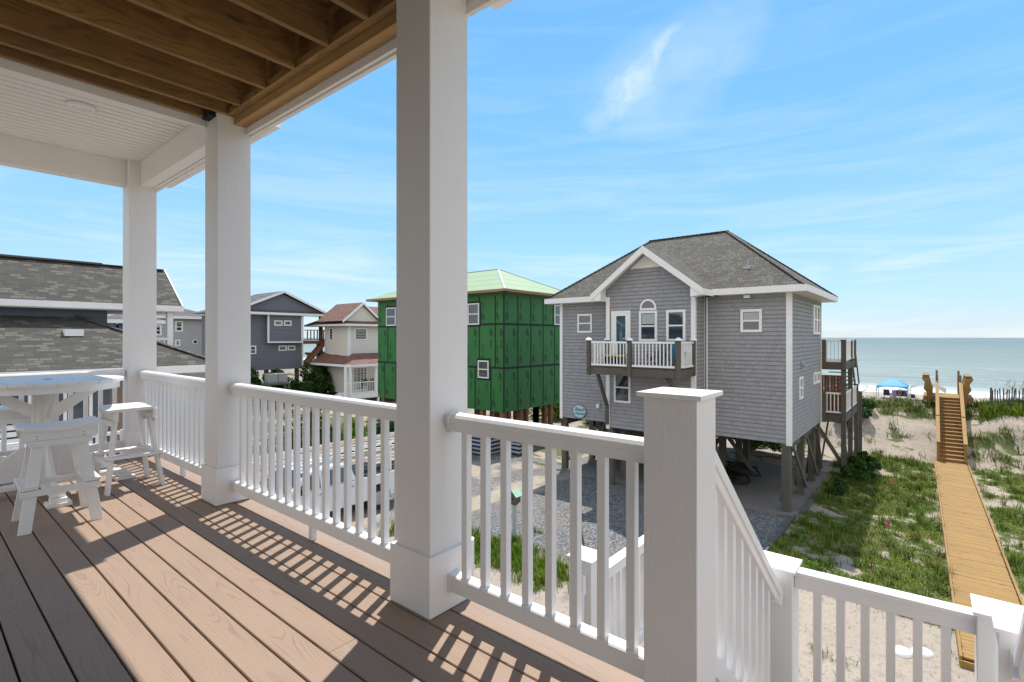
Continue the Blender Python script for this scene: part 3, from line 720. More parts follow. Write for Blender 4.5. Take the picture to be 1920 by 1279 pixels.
mb = MB(); Wm.box(mb, Y1-.12, Y1+.02, ZB-.06, 2.84, .0, .034); mb.build('corner_board', 'ftrim', gh)
mb = MB(); Wb.box(mb, BY0-.032, BY0+.12, ZB-.06, 2.93, .0, .034); mb.build('corner_board', 'ftrim', gh)
mb = MB(); Wb.box(mb, BY1-.14, BY1+.02, ZB-.06, 2.93, .0, .034); mb.build('corner_board', 'ftrim', gh)
mb = MB(); Wall('y', BY0).box(mb, BX-.03, BX+.11, ZB-.06, 2.9, 0, .03); mb.build('corner_board', 'ftrim', gh)
mb = MB(); Wall('y', BY0).box(mb, GX-.03, GX+.0, ZB-.06, 2.9, 0, .03); mb.build('corner_board', 'ftrim', gh)
mb = MB(); Ws.box(mb, X1-.1, X1+.02, ZB-.06, 2.84, 0, .032); mb.build('corner_board', 'ftrim', gh)

# main hip roof
ex0, ex1, ey0, ey1 = 18.64, 25.62, 3.10, 13.45; rz = 3.03
mb = MB(); A, B = hip_roof(mb, ex0, ex1, ey0, ey1, rz, .785)
# front gable roof
gx = 17.62; gy0, gy1 = ymid-2.2, ymid+2.2; gz0 = rz-.03; gap_ = gz0+2.2*sl
xr = ex0+(gap_-rz)/.785
for yy in (gy0, gy1):
    P0, P1, P2, P3 = (gx, yy, gz0+.035), (ex0+.02, yy, gz0+.035), (xr+.1, ymid, gap_+.035), (gx, ymid, gap_+.035)
    roof_face(mb, [P0, P1, P2, P3])
rf = sub(mb.build('roof', 'roofA', gh))
mb = MB()
ridge_caps(mb, A, B)
for c_ in ((ex0, ey0, rz), (ex1, ey0, rz)): ridge_caps(mb, c_, A)
for c_ in ((ex0, ey1, rz), (ex1, ey1, rz)): ridge_caps(mb, c_, B)
mb.build('ridge_cap', 'roofA', rf)
mb = MB(); vx_, vy_ = 19.75, 5.15; vz = rz+(vx_-ex0)*.785
mb.tube((vx_, vy_, vz-.05), (vx_, vy_, vz+.28), .035, n=8); mb.lathe([(.1, vz-.06), (.05, vz+.06)], (vx_, vy_, 0), 10)
mb.box(vx_-.12, vx_+.12, vy_-.13, vy_+.13, vz-.09, vz+.0); mb.build('vent_pipe', 'metal', rf)
mb = MB()
fascia_ring(mb, ex0, ex1, ey0, ey1, rz+.01, .21)
mb.box(ex0+.0, GX+.02, ey0, BY0-.6, rz-.20, rz-.18); mb.box(ex0, GX+.02, BY1+.6, ey1, rz-.20, rz-.18); mb.box(GX, ex1, ey0, GY+.02, rz-.2, rz-.18); mb.box(X1, ex1, GY, ey1, rz-.2, rz-.18)
# rake boards
for sgn, yy in ((-1, gy0), (1, gy1)):
    a = (gx, yy+sgn*.02, gz0-.02); 
    mb.poly_prism([(gx, yy, gz0+.03), (gx, ymid, gap_+.03), (gx, ymid, gap_-.24), (gx, yy-sgn*.0, gz0-.21)], (-.035, 0, 0))
    # boxed return
    yin = BY0 if sgn < 0 else BY1
    mb.poly_prism([(gx+.001, yy, gz0+.0), (gx+.001, yy, gz0-.20), (gx+.001, yin+sgn*.02, gz0-.25), (gx+.001, yin+sgn*.02, gz0+.28)], (.46, 0, 0))
    mb.poly_prism([(gx, yy, gz0+.02), (gx, yy, gz0-.20), (ex0+.1, yy, gz0-.20), (ex0+.1, yy, gz0+.02)], (0, sgn*.03, 0))
    # sloped soffit
    mb.poly_prism([(gx, yy-sgn*.3, gz0+.30*sl-.06), (BX+.02, yy-sgn*.3, gz0+.3*sl-.06), (BX+.02, ymid, gap_-.05), (gx, ymid, gap_-.05)], (0, 0, -.02))
mb.build('fascia', 'ftrim', gh)
# scalloped gable panel
mb = MB(); zs = 4.0; pts = []
def gw(z): return (gap_-.16-z)/sl
n = 17*8; wv = gw(zs)
for k in range(n):
    q = []
    for kk in (k, k+1):
        y_ = ymid+wv-2*wv*kk/n; q.append((y_, zs-.06*abs(math.sin(math.pi*kk/8)), max(zs+.001, gap_-.16-abs(y_-ymid)*sl)))
    (ya_, b0, t0), (yb_, b1, t1) = q
    mb.face([(BX-.03, ya_, b0), (BX-.03, yb_, b1), (BX-.03, yb_, t1), (BX-.03, ya_, t0)][::-1]); mb.face([(BX-.03, ya_, b0), (BX-.03, yb_, b1), (BX, yb_, b1), (BX, ya_, b0)])
mb.build('scalloped_gable_panel', 'ftrim', gh)
# windows
pxwin(wl, Wm, 1389, 580, 1429, 623, blind=.5)
pxwin(wl, Wm, 1084, 589, 1111, 624, fr=.08)
pxwin(wl, Wb, 1199, 583, 1233, 640, blind=.42)
pxwin(wl, Wb, 1250, 581, 1286, 640)
pxwin(wl, Wb, 1152, 698, 1183, 755, fr=.08)
pxwin(wl, Ws, 1523, 573, 1535, 627, cols=2)
pxwin(wl, Ws, 1497, 706, 1503, 748); pxwin(wl, Ws, 1524, 698, 1529, 720, sash=False); pxwin(wl, Ws, 1530, 697, 1535, 718, sash=False)
# arched window
ya, za = Wb.px(1216, 578); rr = .33
mb = MB(); k_ = 20
for i in range(k_):
    t0, t1 = math.pi*i/k_, math.pi*(i+1)/k_
    q = [(math.cos(t)*r_, math.sin(t)*r_*1.05) for r_ in (rr-.07, rr) for t in (t0, t1)]
    mb.poly_prism([Wb.P(ya+q[0][0], za+q[0][1], .02), Wb.P(ya+q[1][0], za+q[1][1], .02), Wb.P(ya+q[3][0], za+q[3][1], .02), Wb.P(ya+q[2][0], za+q[2][1], .02)], (-.045, 0, 0))
Wb.box(mb, ya-rr, ya+rr, za-.08, za, .02, .066)
aw = sub(mb.build('arched_window', 'ftrim', gh))
mb = MB(); pts = [Wb.P(ya+math.cos(math.pi*i/k_)*(rr-.07), za+math.sin(math.pi*i/k_)*(rr-.07)*1.05, .02) for i in range(k_+1)]
mb.poly_prism(pts, (-.005, 0, 0)); mb.build('pane', 'glass', aw)
# balcony door
d0, _ = Wb.px(1147.5, 600); d1, _ = Wb.px(1183, 600); zdt = Wb.px(1165, 583)[1]; zd0 = .22; d0, d1 = min(d0, d1), max(d0, d1)
mb = MB(); Wb.box(mb, d0, d0+.08, zd0, zdt, .01, .06); Wb.box(mb, d1-.08, d1, zd0, zdt, .01, .06); Wb.box(mb, d0+.08, d1-.08, zdt-.08, zdt, .01, .061)
dr = sub(mb.build('balcony_door', 'ftrim', gh))
mb = MB(); Wb.box(mb, d0+.08, d0+.21, zd0, zdt-.08, .01, .05); Wb.box(mb, d1-.21, d1-.08, zd0, zdt-.08, .01, .05); Wb.box(mb, d0+.21, d1-.21, zdt-.2, zdt-.08, .01, .05); Wb.box(mb, d0+.21, d1-.21, zd0, zd0+.28, .01, .05); mb.build('door_leaf', 'ftrim', dr)
mb = MB(); Wb.box(mb, d0+.21, d1-.21, zd0+.28, zdt-.2, .012, .03); mb.build('pane', 'glassT', dr)
mb = MB(); mb.tube((BX-.05, d0+.15, 1.2), (BX-.12, d0+.15, 1.2), .03, n=8); mb.build('handle', 'dark', dr)
# downspout, lamp, vents, dryer hood
mb = MB(); mb.tube((GX-.05, BY0-.12, 2.8), (GX-.05, BY0-.12, ZB), .028, n=8); mb.build('cable_pipe', 'ftrim', gh)
yl, zl = Wm.px(1403, 549); mb = MB(); mb.box(GX-.25, GX-.05, yl-.09, yl+.09, 2.70, 2.80); mb.build('soffit_lamp', 'ftrim', gh)
xl, zl = Ws.px(1502, 684); mb = MB(); mb.poly_prism([(xl-.12, GY-.02, zl+.12), (xl-.12, GY-.02, zl-.10), (xl-.12, GY-.20, zl-.06)], (.24, 0, 0)); mb.build('vent_hood', 'metal', gh)
yl, zl = Wm.px(1123, 761); mb = MB(); Wm.box(mb, yl-.07, yl+.07, zl-.08, zl+.08, .02, .12); mb.build('outlet_box', 'ftrim', gh)
# floor beams under house
mb = MB()
for y in (GY+.2, 6.5, 9.8, Y1-.2): mb.box(GX+.1, X1-.1, y-.08, y+.08, ZB-.30, ZB)
for k in range(22): x = GX+.2+k*.28; mb.box(x-.02, x+.02, GY+.15, Y1-.1, ZB+.0, ZB+.019)
mb.box(GX+.02, X1-.02, GY+.02, Y1, ZB+.0195, ZB+.03); mb.box(BX+.05, GX+.02, BY0+.05, BY1-.05, ZB-.02, ZB+.03)
mb.build('floor_beam', 'greywood', gh)
first = None
pp = [(GX+.12, GY+.14), (21.6, GY+.14), (23.9, GY+.14), (25.05, GY+.14)]+[(x, y) for y in (6.6, 9.8, 12.75) for x in (GX+.12, 21.6, 23.9, 25.05)]+[(BX+.15, 9.9), (BX+.15, 6.65)]
for x, y in pp:
    mb = MB(); s_ = .14 if first is None else .12; mb.box(x-s_, x+s_, y-s_, y+s_, G-.3, ZB-(.0 if y < 4 or x < 18.5 else .3)); mb.build('pile', 'pile' if (y < 4 or x < 18.5) else 'greywood', gh, bevel=.01); first = 1
def brace(a, b, mat='pile', par=gh): mb = MB(); mb.bar(a, b, .05, .15); mb.build('diagonal_brace', mat, par)
for i in range(3):
    xa = (GX+.12, 21.6, 23.9)[i]; xb = (21.6, 23.9, 25.05)[i]
    brace((xa, GY-.06, ZB-.1), (xb, GY-.06, G+.35)); brace((xa, GY+.32, G+.35), (xb, GY+.32, ZB-.1))
brace((GX+.12, 6.6, ZB-.2), (GX+.12, 8.0, G+.1)); brace((GX+.12, 9.8, ZB-.2), (GX+.12, 8.4, G+.3)); brace((21.6, 6.6, ZB-.2), (21.6, 5.2, G+.3)); brace((23.9, 9.6, ZB-.2), (23.9, 8.0, G+.4))
# balcony (part) -------------------------------------------------
bw = Wall('x', 16.62)
by0 = bw.px(1272, 660)[0]; by1 = bw.px(1104, 660)[0]; fz = .24; fzt = 1.20
by0, by1 = min(by0, by1), max(by0, by1); bx0 = 16.62
mb = MB(); mb.box(bx0+.05, BX-.02, by0+.05, by1-.05, fz-.03, fz); mb.box(bx0-.0, bx0+.045, by0, by1, fz-.30, fz-.035, L=1); mb.box(bx0+.05, BX, by0, by0+.045, fz-.30, fz-.035, L=0); mb.box(bx0+.05, BX, by1-.045, by1, fz-.3, fz-.035, L=0)
for k in range(6): yk = by0+(by1-by0)*(k+.5)/6; mb.box(bx0+.05, BX, yk-.02, yk+.02, fz-.26, fz-.035)
balc = sub(mb.build('balcony', 'greywood', gh))
def rail_run(par, p, q, z0, z1, mat='ftrim', sp=.125, r=.022, nm='balcony_rail'):
    p = Vector(p); q = Vector(q); L_ = (q-p).length; n = int(L_/sp); mb = MB()
    mb.bar(p+Vector((0, 0, z1)), q+Vector((0, 0, z1)), .06, .07); mb.bar(p+Vector((0, 0, z0)), q+Vector((0, 0, z0)), .05, .07)
    for k in range(1, n):
        c = p+(q-p)*k/n; mb.box(c.x-r*.8, c.x+r*.8, c.y-r*.8, c.y+r*.8, z0, z1)
    return mb.build(nm, mat, par)
ymd = bw.px(1180.5, 660)[0]
rail_run(balc, (bx0, by0+.12, 0), (bx0, ymd-.1, 0), fz+.07, fz+.90); rail_run(balc, (bx0, ymd+.1, 0), (bx0, by1-.12, 0), fz+.07, fz+.90)
rail_run(balc, (bx0+.12, by0, 0), (BX-.15, by0, 0), fz+.07, fz+.90); rail_run(balc, (bx0+.12, by1, 0), (BX-.15, by1, 0), fz+.07, fz+.90)
for x, y in ((bx0, by0), (bx0, ymd), (bx0, by1), (BX-.08, by0), (BX-.08, by1)):
    mb = MB(); s_ = .064
    mb.box(x-s_, x+s_, y-s_, y+s_, fz-.34 if x < 17 else fz-.28, fz+.97, L=2); mb.build('balcony_post', 'greywood', balc)
    mb = MB(); mb.lathe([(.125, fz+.97), (.125, fz+1.0), (.09, fz+1.04), (.02, fz+1.075), (0, fz+1.08)], (x, y, 0), 12); mb.build('post_cap', 'ftrim', balc)
for y, yt in ((by1-.3, BY1-.05), (by0+.45, BY0+.12)):
    mb = MB(); mb.bar((bx0+.15, y, fz-.3), (BX-.06, yt, -1.42), .10, .14); mb.bar((BX-.06, yt, -1.38), (BX-.06, yt, -2.15), .10, .13); mb.build('balcony_brace', 'greywood', balc)
# things on the balcony
mb = MB(); yq = bw.px(1130, 680)[0]; mb.box(17.2, 17.7, yq-.45, yq+.38, fz+.36, fz+.41)
o = thing('storage_bench', 'small yellow-topped dark table on the grey house balcony', 'table', (17.4, yq, fz)); o['_base'] = (17.4, yq, fz)
mb.build('table_top', 'yellow', o); mb = MB(); mb.box(17.24, 17.66, yq-.4, yq+.33, fz+.01, fz+.35); mb.build('body', 'dark', o)
def beachchair(name, label, x, y, z, mat, rot=0, group=None, s=1.0, cat='chair'):
    o = thing(name, label, cat, (x, y, z), group); o['_base'] = (0, 0, 0)
    mb = MB(); mb.box(-.26*s, .26*s, -.25*s, .25*s, .34*s, .38*s); mb.build('seat', mat, o)
    mb = MB(); mb.bar((.24*s, 0, .36*s), (.44*s, 0, .95*s), .5*s, .03*s, up=(1, 0, 0)) if False else mb.poly_prism([(.22*s, -.25*s, .36*s), (.26*s, -.25*s, .36*s), (.46*s, -.25*s, .95*s), (.42*s, -.25*s, .95*s)], (0, .5*s, 0)); mb.build('backrest', mat, o)
    for sy in (-1, 1):
        mb = MB(); mb.bar((-.28*s, sy*.27*s, 0), (.30*s, sy*.27*s, .55*s), .03*s, .03*s); mb.bar((.28*s, sy*.27*s, 0), (-.25*s, sy*.27*s, .55*s), .03*s, .03*s); mb.bar((-.30*s, sy*.27*s, .56*s), (.33*s, sy*.27*s, .56*s), .06*s, .03*s); mb.build('frame', 'metal' if mat == 'teal' else mat, o)
    o.rotation_euler = (0, 0, rot); return o
beachchair('balcony_chair', 'teal fabric chair on the balcony of the grey house, right half', 17.3, bw.px(1255, 670)[0], fz, 'teal', R(20))
beachchair('balcony_chair', 'brown chair on the balcony of the grey house, below the arched window', 17.4, bw.px(1212, 670)[0], fz, 'greywood', R(-30))
# rear / side decks ------------------------------------------------
dX0, dX1, dY0, dY1 = 25.28, 29.6, 2.80, 9.5
mb = MB()
for zf in (.27, -1.95):
    mb.box(dX0, dX1, dY0, dY1, zf-.04, zf); mb.box(dX0-.04, dX0-.001, dY0, GY-.03, zf-.32, zf-.03, L=1); mb.box(dX0, dX1, dY0-.04, dY0-.001, zf-.32, zf-.03, L=0)
    for k in range(10): mb.box(dX0+.1+.42*k, dX0+.14+.42*k, dY0, dY1, zf-.28, zf-.045)
rd = sub(mb.build('rear_deck', 'greywood', gh))
for zf, x1_ in ((.27, dX1-.9), (-1.95, dX1+.2)):
    rail_run(rd, (dX0, dY0+.08, 0), (dX0, GY-.08, 0), zf+.10, zf+.90, nm='rear_deck_rail', sp=.118); rail_run(rd, (dX0+.1, dY0, 0), (x1_, dY0, 0), zf+.10, zf+.90, nm='rear_deck_rail')
for x, y, z0, z1 in ((dX0, GY-.09, .0, 1.22), (dX0+.02, dY0+.02, -.1, 1.22), (dX0, GY-.09, -2.3, -1.0), (dX0+.02, dY0+.02, G-.3, -.06), (27.6, dY0+.02, G-.3, 1.20), (dX1+.2, dY0, G-.3, -.95), (dX1-.8, dY0, -.1, 1.22), (30.9, dY0-.05, G+.2, -1.4)):
    mb = MB(); mb.box(x-.085, x+.085, y-.085, y+.085, z0, z1, L=2); mb.build('deck_post', 'greywood', rd)
    if z1 > 1: mb = MB(); mb.box(x-.11, x+.11, y-.11, y+.11, z1, z1+.045); mb.build('post_cap', 'ftrim', rd)
mb = MB()
for k in range(8): yk = dY0+.12+.115*k; mb.box(dX0+.5+.02*(k % 2), dX0+.52+.02*(k % 2), yk, yk+.108, -1.9, -.32, L=2)
mb.build('privacy_boards', 'redwood', rd)
mb = MB()
for k in range(11): mb.box(dX1-.8+.2*k, dX1-.48+.2*k, dY0+.1, dY0+1.1, .18-.2*k, .22-.2*k)
mb.bar((dX1-.8, dY0+.06, .1), (dX1+1.4, dY0+.06, -2.1), .04, .28); mb.bar((dX1-.7, dY0+.0, 1.1), (dX1+1.4, dY0+.0, -1.0), .05, .1); mb.build('deck_stair', 'greywood', rd)
for a, b in (((dX0+.1, dY0+.1, -2.3), (27.5, dY0+.1, G+.3)), ((27.6, dY0+.15, -2.4), (29.5, dY0+.15, G+.3)), ((dX0+.1, dY0+.9, G+.2), (28.0, dY0+.9, -2.4)), ((dX0+.05, GY+.2, -2.4), (dX0+.1, dY0+.1, G+.6))): brace(a, b, 'greywood', rd)
for a, b in (((21.6, 12.7, ZB-.2), (21.6, 11.2, G+.2)), ((GX+.2, 12.6, G+.4), (GX+.2, 11.2, ZB-.3)), ((23.9, 6.8, ZB-.3), (23.9, 8.4, G+.2)), ((21.6, 9.7, ZB-.3), (21.6, 8.0, G+.5))): brace(a, b, 'greywood')
ue = thing('shade_filler_box', 'dark slatted box added to deepen the shade under the left half of the grey house', 'enclosure', (23, 11, G))  # added box; its dark slats stand in for the deep under-house shade
mb = MB()
for k in range(20): mb.box(22.2, 22.23, 9.2+.18*k, 9.2+.18*k+.15, G+.04, ZB-.35, L=2)
mb.box(22.24, 25.0, 9.2, 12.75, G+.04, ZB-.36); mb.build('slats', 'greywood', ue)
for k, (y0_, y1_, zz_, lab_) in enumerate(((12.2, 11.6, -2.5, 'pale board leaning at the left under the grey house'), (11.5, 11.1, -2.6, 'thin pale board leaning in the middle under the grey house'), (10.9, 10.6, -2.65, 'thin pale board leaning at the right under the grey house'))):
    mb = MB(); mb.bar((20.2, y0_, G+.03), (20.9, y1_, zz_), .10 if k == 0 else .05, .04); o = mb.build('leaning_board', 'osb'); tag(o, lab_, 'board', 'boards leaning under the grey house')
# lettering ---------------------------------------------------------
def textmesh(s, size=1, shear=0, bold=0):
    cu = bpy.data.curves.new('txt', 'FONT'); cu.body = s; cu.size = size; cu.shear = shear; cu.offset = bold; cu.resolution_u = 3
    cu.align_x = 'CENTER'; cu.align_y = 'CENTER'
    o = bpy.data.objects.new('txt', cu); COL.objects.link(o); bpy.context.view_layer.update()
    me = bpy.data.meshes.new_from_object(o.evaluated_get(bpy.context.evaluated_depsgraph_get()))
    V = [v.co.copy() for v in me.vertices]; F = [tuple(p.vertices) for p in me.polygons]
    bpy.data.objects.remove(o); bpy.data.curves.remove(cu); return V, F
def put_text(mb, VF, fn):
    V, F = VF
    for f in F: mb.face([fn(V[i].x, V[i].y) for i in f])
# oval sign
sy_, sz_ = Wm.px(1087.5, 771)
os_ = thing('oval_sign', 'pale blue oval name sign reading Beach Haven on the grey house wall', 'sign', (GX-.04, sy_, sz_)); os_['_base'] = (0, 0, 0)
mb = MB(); pts = [(-.0, .345*math.cos(2*math.pi*i/36), .285*math.sin(2*math.pi*i/36)) for i in range(36)]
mb.poly_prism(pts, (-.03, 0, 0)); mb.build('board', 'sign', os_)
mb = MB(); V36 = 36
for i in range(V36):
    t0, t1 = 2*math.pi*i/V36, 2*math.pi*(i+1)/V36
    mb.poly_prism([(-.031, .352*math.cos(t0), .292*math.sin(t0)), (-.031, .352*math.cos(t1), .292*math.sin(t1)), (-.031, .332*math.cos(t1), .272*math.sin(t1)), (-.031, .332*math.cos(t0), .272*math.sin(t0))], (-.006, 0, 0))
mb.build('rim', 'signink', os_)
mb = MB(); T = textmesh('Beach', .20, .18, .004); put_text(mb, T, lambda x, y: (-.034, -(x+.03), y+.085)); T = textmesh('Haven', .20, .18, .004); put_text(mb, T, lambda x, y: (-.034, -(x+.06), y-.095))
for z in (.06, -.02, -.10): mb.box(-.036, -.033, .235, .265, z-.02, z+.012)
mb.box(-.036, -.033, .205, .29, -.135, -.125); mb.build('lettering', 'signink', os_)
# ================================================================ GREEN HOUSE UNDER CONSTRUCTION
zh = thing('unfinished_house', 'house under construction wrapped in dark green sheathing panels with black seam tape', 'house', (24, 23, G))
ZX, ZY, ZX1, ZY1, zt_, zb_ = 21.2, 18.1, 27.6, 29.6, 3.72, -2.82
mb = MB(); mb.box(ZX, ZX1, ZY, ZY1, zb_, zt_+.1); zw = sub(mb.build('sheathing_wall', 'zip', zh))
Wf = Wall('x', ZX); Wr = Wall('y', ZY)
rows = (zb_, zb_+2.44, zb_+4.88, zt_)
mb = MB(); T1 = textmesh('ZIP', .30, .25, .012); T2 = textmesh('SYSTEM', .13, .2, .004); lt = MB()
for zr in rows[1:3]:
    Wf.box(mb, ZY, ZY1, zr-.06, zr+.06, .004, .012); Wr.box(mb, ZX-.012, ZX1, zr-.06, zr+.06, .004, .012)
mb.box(ZX-.014, ZX+.05, ZY-.014, ZY+.05, zb_, zt_)
for W_, a0, a1, sgn in ((Wf, ZY, ZY1, 1), (Wr, ZX, ZX1, 1)):
    for r_ in range(3):
        off = (1.22, .55, 1.22)[r_] if W_ is Wf else 1.22
        if W_ is Wf and r_ < 3: off = (.95, .62, .62)[r_]
        a = a0+off; prev = a0
        while prev < a1-.05:
            a = min(a, a1)
            if a < a1-.05: W_.box(mb, a-.042, a+.042, rows[r_]+.06, rows[r_+1]-.06, .004, .011)
            mid = (prev+a)/2; ht = rows[r_+1]-rows[r_]
            if a-prev > .5:
                for (dz_, da) in ((.42, -.33), (ht-.5, .30)):
                    if da > 0 and ht < 2.2: continue
                    aa = mid+(da if W_ is Wr else da)*(a-prev)/1.22*(1 if W_ is Wr else -1)
                    sg = 1 if W_ is Wr else -1
                    put_text(lt, T1, lambda x, y, W_=W_, aa=aa, zc=rows[r_]+dz_, sg=sg: W_.P(aa-sg*y, zc+x, .008))
                    put_text(lt, T2, lambda x, y, W_=W_, aa=aa, zc=rows[r_]+dz_+(.62 if dz_ < 1 else -.62), sg=sg: W_.P(aa-sg*y, zc+x, .008))
            prev = a; a = a+1.22
mb.build('seam_tape', 'tape', zh); lt.build('panel_lettering', 'ink', zh)
mb = MB(); A, B = hip_roof(mb, ZX-.55, ZX1+.55, ZY-.55, ZY1+.35, zt_+.22, .46); zr_ = sub(mb.build('roof_deck', 'zipr', zh))
mb = MB()
for c_ in ((ZX-.55, ZY-.55, zt_+.22), (ZX1+.55, ZY-.55, zt_+.22)): mb.bar(Vector(c_)+Vector((0, 0, .01)), Vector(A)+Vector((0, 0, .01)), .12, .01)
mb.bar(Vector(A)+Vector((0, 0, .01)), Vector(B)+Vector((0, 0, .01)), .12, .01)
for k in range(1, 4):
    f = k/4.2; x_ = ZX-.55+f*3.7; z_ = zt_+.22+f*3.7*.46+.006
    mb.bar((x_, ZY-.55+f*3.7, z_), (x_, ZY1+.55-f*3.7, z_), .05, .008, up=(-.42, 0, .9)); y_ = ZY-.55+f*3.7; mb.bar((x_, y_, z_), (ZX1+.55-f*3.7, y_, z_), .05, .008, up=(0, -.42, .9))
mb.build('roof_seam_tape', 'tapeg', zr_)
mb = MB(); fascia_ring(mb, ZX-.55, ZX1+.55, ZY-.55, ZY1+.55, zt_+.215, .13); mb.box(ZX-.55, ZX, ZY-.5, ZY1+.5, zt_+.09, zt_+.11); mb.box(ZX-.5, ZX1+.5, ZY-.55, ZY, zt_+.09, zt_+.11); mb.build('eave_lumber', 'osb', zh)
for args in ((725, 577, 743, 611), (878, 569, 899, 609), (897, 676, 917, 709)):
    k = window(zw, Wf, *[v for v in (Wf.px(args[0], 600)[0], Wf.px(args[2], 600)[0], Wf.px((args[0]+args[2])/2, args[3])[1], Wf.px((args[0]+args[2])/2, args[1])[1])], fr=.07)
    a0, a1 = sorted((Wf.px(args[0], 600)[0], Wf.px(args[2], 600)[0])); z0, z1 = Wf.px((args[0]+args[2])/2, args[3])[1], Wf.px((args[0]+args[2])/2, args[1])[1]
    mb = MB(); Wf.box(mb, a0-.12, a1+.12, z0-.12, z1+.12, .002, .0085); mb.build('flashing_tape', 'tape', k)
a0, a1 = 26.0, 26.95; k = window(zw, Wr, a0, a1, 2.1, 3.35, fr=.07); mb = MB(); Wr.box(mb, a0-.12, a1+.12, 2.0, 3.47, .002, .0085); mb.build('flashing_tape', 'tape', k)
for y in [ZY+.2+1.55*i for i in range(8)]:
    for x in (ZX+.2, ZX+3.2, ZX1-.2):
        mb = MB(); mb.box(x-.13, x+.13, y-.13, y+.13, G-.3, zb_); mb.build('pile', 'redwood', zh)
for x in (22.9, 24.4, 25.9):
    mb = MB(); mb.box(x-.13, x+.13, ZY+.07, ZY+.33, G-.3, zb_); mb.build('pile', 'redwood', zh)

# ================================================================ TERRAIN
def vnoise(x, y, seed=0):
    xi = np.floor(x).astype(np.int64); yi = np.floor(y).astype(np.int64); fx = x-xi; fy = y-yi
    def hsh(a, b):
        n = (a*374761393+b*668265263+seed*1442695041) & 0x7fffffff
        n = ((n ^ (n >> 13))*1274126177) & 0x7fffffff
        return ((n ^ (n >> 16)) & 0xffff)/65535.
    u = fx*fx*(3-2*fx); v = fy*fy*(3-2*fy)
    return (hsh(xi, yi)*(1-u)+hsh(xi+1, yi)*u)*(1-v)+(hsh(xi, yi+1)*(1-u)+hsh(xi+1, yi+1)*u)*v
def fbm(x, y, s, o=4, seed=0):
    t = 0; a = .5; n = 0
    for k in range(o): t = t+a*vnoise(x*s+17.3*k, y*s-9.1*k, seed+k); n += a; a *= .55; s *= 2.03
    return t/n
def sst(a, b, x): t = np.clip((x-a)/(b-a), 0, 1); return t*t*(3-2*t)
def height(x, y):
    x = np.asarray(x, float); y = np.asarray(y, float)
    n = fbm(x, y, .35, 4, 3)-.5; n2 = fbm(x, y, 1.6, 3, 9)-.5
    rise = sst(30.6, 35.4, x+1.2*n); fall = sst(38.5, 47, x+1.5*n)
    crest = -2.62+.75*n+.22*sst(-1.5, -4, y)+.1*sst(3, 7, y)
    z = G+(crest-G)*rise
    bz = -5.2-(x-47)*.034
    z = z*(1-fall)+bz*fall
    z = z+(.10*n2+.05*n)*sst(8, 12, x)*(1-.75*sst(45, 55, x))
    fl = ((x > 18.4) & (x < 26.0) & (y > 3.2) & (y < 13.2))
    z = np.where(fl, G-.03, z)
    bwk = (x > 11.5) & (x < 31.5) & (y > -1.9) & (y < .15); z = np.where(bwk, np.minimum(z, G-.02), z)
    return z
def vegmask(x, y):
    x = np.asarray(x, float); y = np.asarray(y, float)
    n = fbm(x, y, .55, 4, 21); m = fbm(x, y, 2.1, 3, 33); q = .62*n+.38*m
    d = np.full(x.shape, .50)
    d = np.where((x > 12.6) & (x < 31) & (y < 3.4), .655, d)
    d = np.where((x < 13.6) & (y < 4.2) & (y > -14), .42, d)
    d = np.where((x < 11.6) & (y < 4.2) & (y > -14), .36, d)
    d = np.where((x >= 30.8) & (x < 35) & (y > -2.2), .46, d)
    d = np.where((x >= 30.8) & (x < 35) & (y <= -2.2), .52, d)
    d = np.where((x >= 34.6) & (x < 39), .62, d)
    d = np.where((x > 41), .42, d); d = np.where(x > 46, .0, d)
    drv = (x > 3) & (x < 18.9) & (y > 3.5) & (y < 18)
    d = np.where(drv, .27, d)
    gp = np.exp(-((x-10.4)/.95)**2-((y-9.2)/2.4)**2); d = d+.55*gp*drv
    gp = np.exp(-((x-9.2)/.9)**2-((y-12.6)/.5)**2); d = d+.3*gp*drv
    d = np.where((y >= 18) & (x < 21), .58, d)
    d = np.where((x > 18.4) & (x < 25.8) & (y > 3.3) & (y < 13.2), 0, d)
    yb_ = y-.0150*(x-31); d = np.where((x > 11.9) & (x < 31) & (yb_ > -1.42) & (yb_ < -.09), 0, d)
    d = np.where((x > 20.7) & (x < 27.5) & (y > 17.8) & (y < 30), .2, d)
    return np.clip((q+.22*(vnoise(x*5.3, y*5.3, 77)-.5)-(1-d))*7+.1, 0, 1)
def axis_(segs):
    out = []
    for a, b, st in segs: out += list(np.arange(a, b, st))
    out.append(segs[-1][1]); return np.array(out)
xs = axis_([(-6000, -500, 1100), (-500, -40, 92), (-40, 2, 3), (2, 10, .5), (10, 47, .22), (47, 60, 1), (60, 130, 3)])
ys = axis_([(-6000, -400, 1000), (-400, -30, 37), (-30, -12, 1.0), (-12, 14, .24), (14, 32, .6), (32, 80, 2.4), (80, 500, 42), (500, 6000, 1000)])
Xg, Yg = np.meshgrid(xs, ys, indexing='ij'); Zg = height(Xg, Yg)
nx, ny = Xg.shape
V = np.stack([Xg.ravel(), Yg.ravel(), Zg.ravel()], 1)
ii, jj = np.meshgrid(np.arange(nx-1), np.arange(ny-1), indexing='ij'); a = (ii*ny+jj).ravel()
F = np.stack([a, a+ny, a+ny+1, a+1], 1)
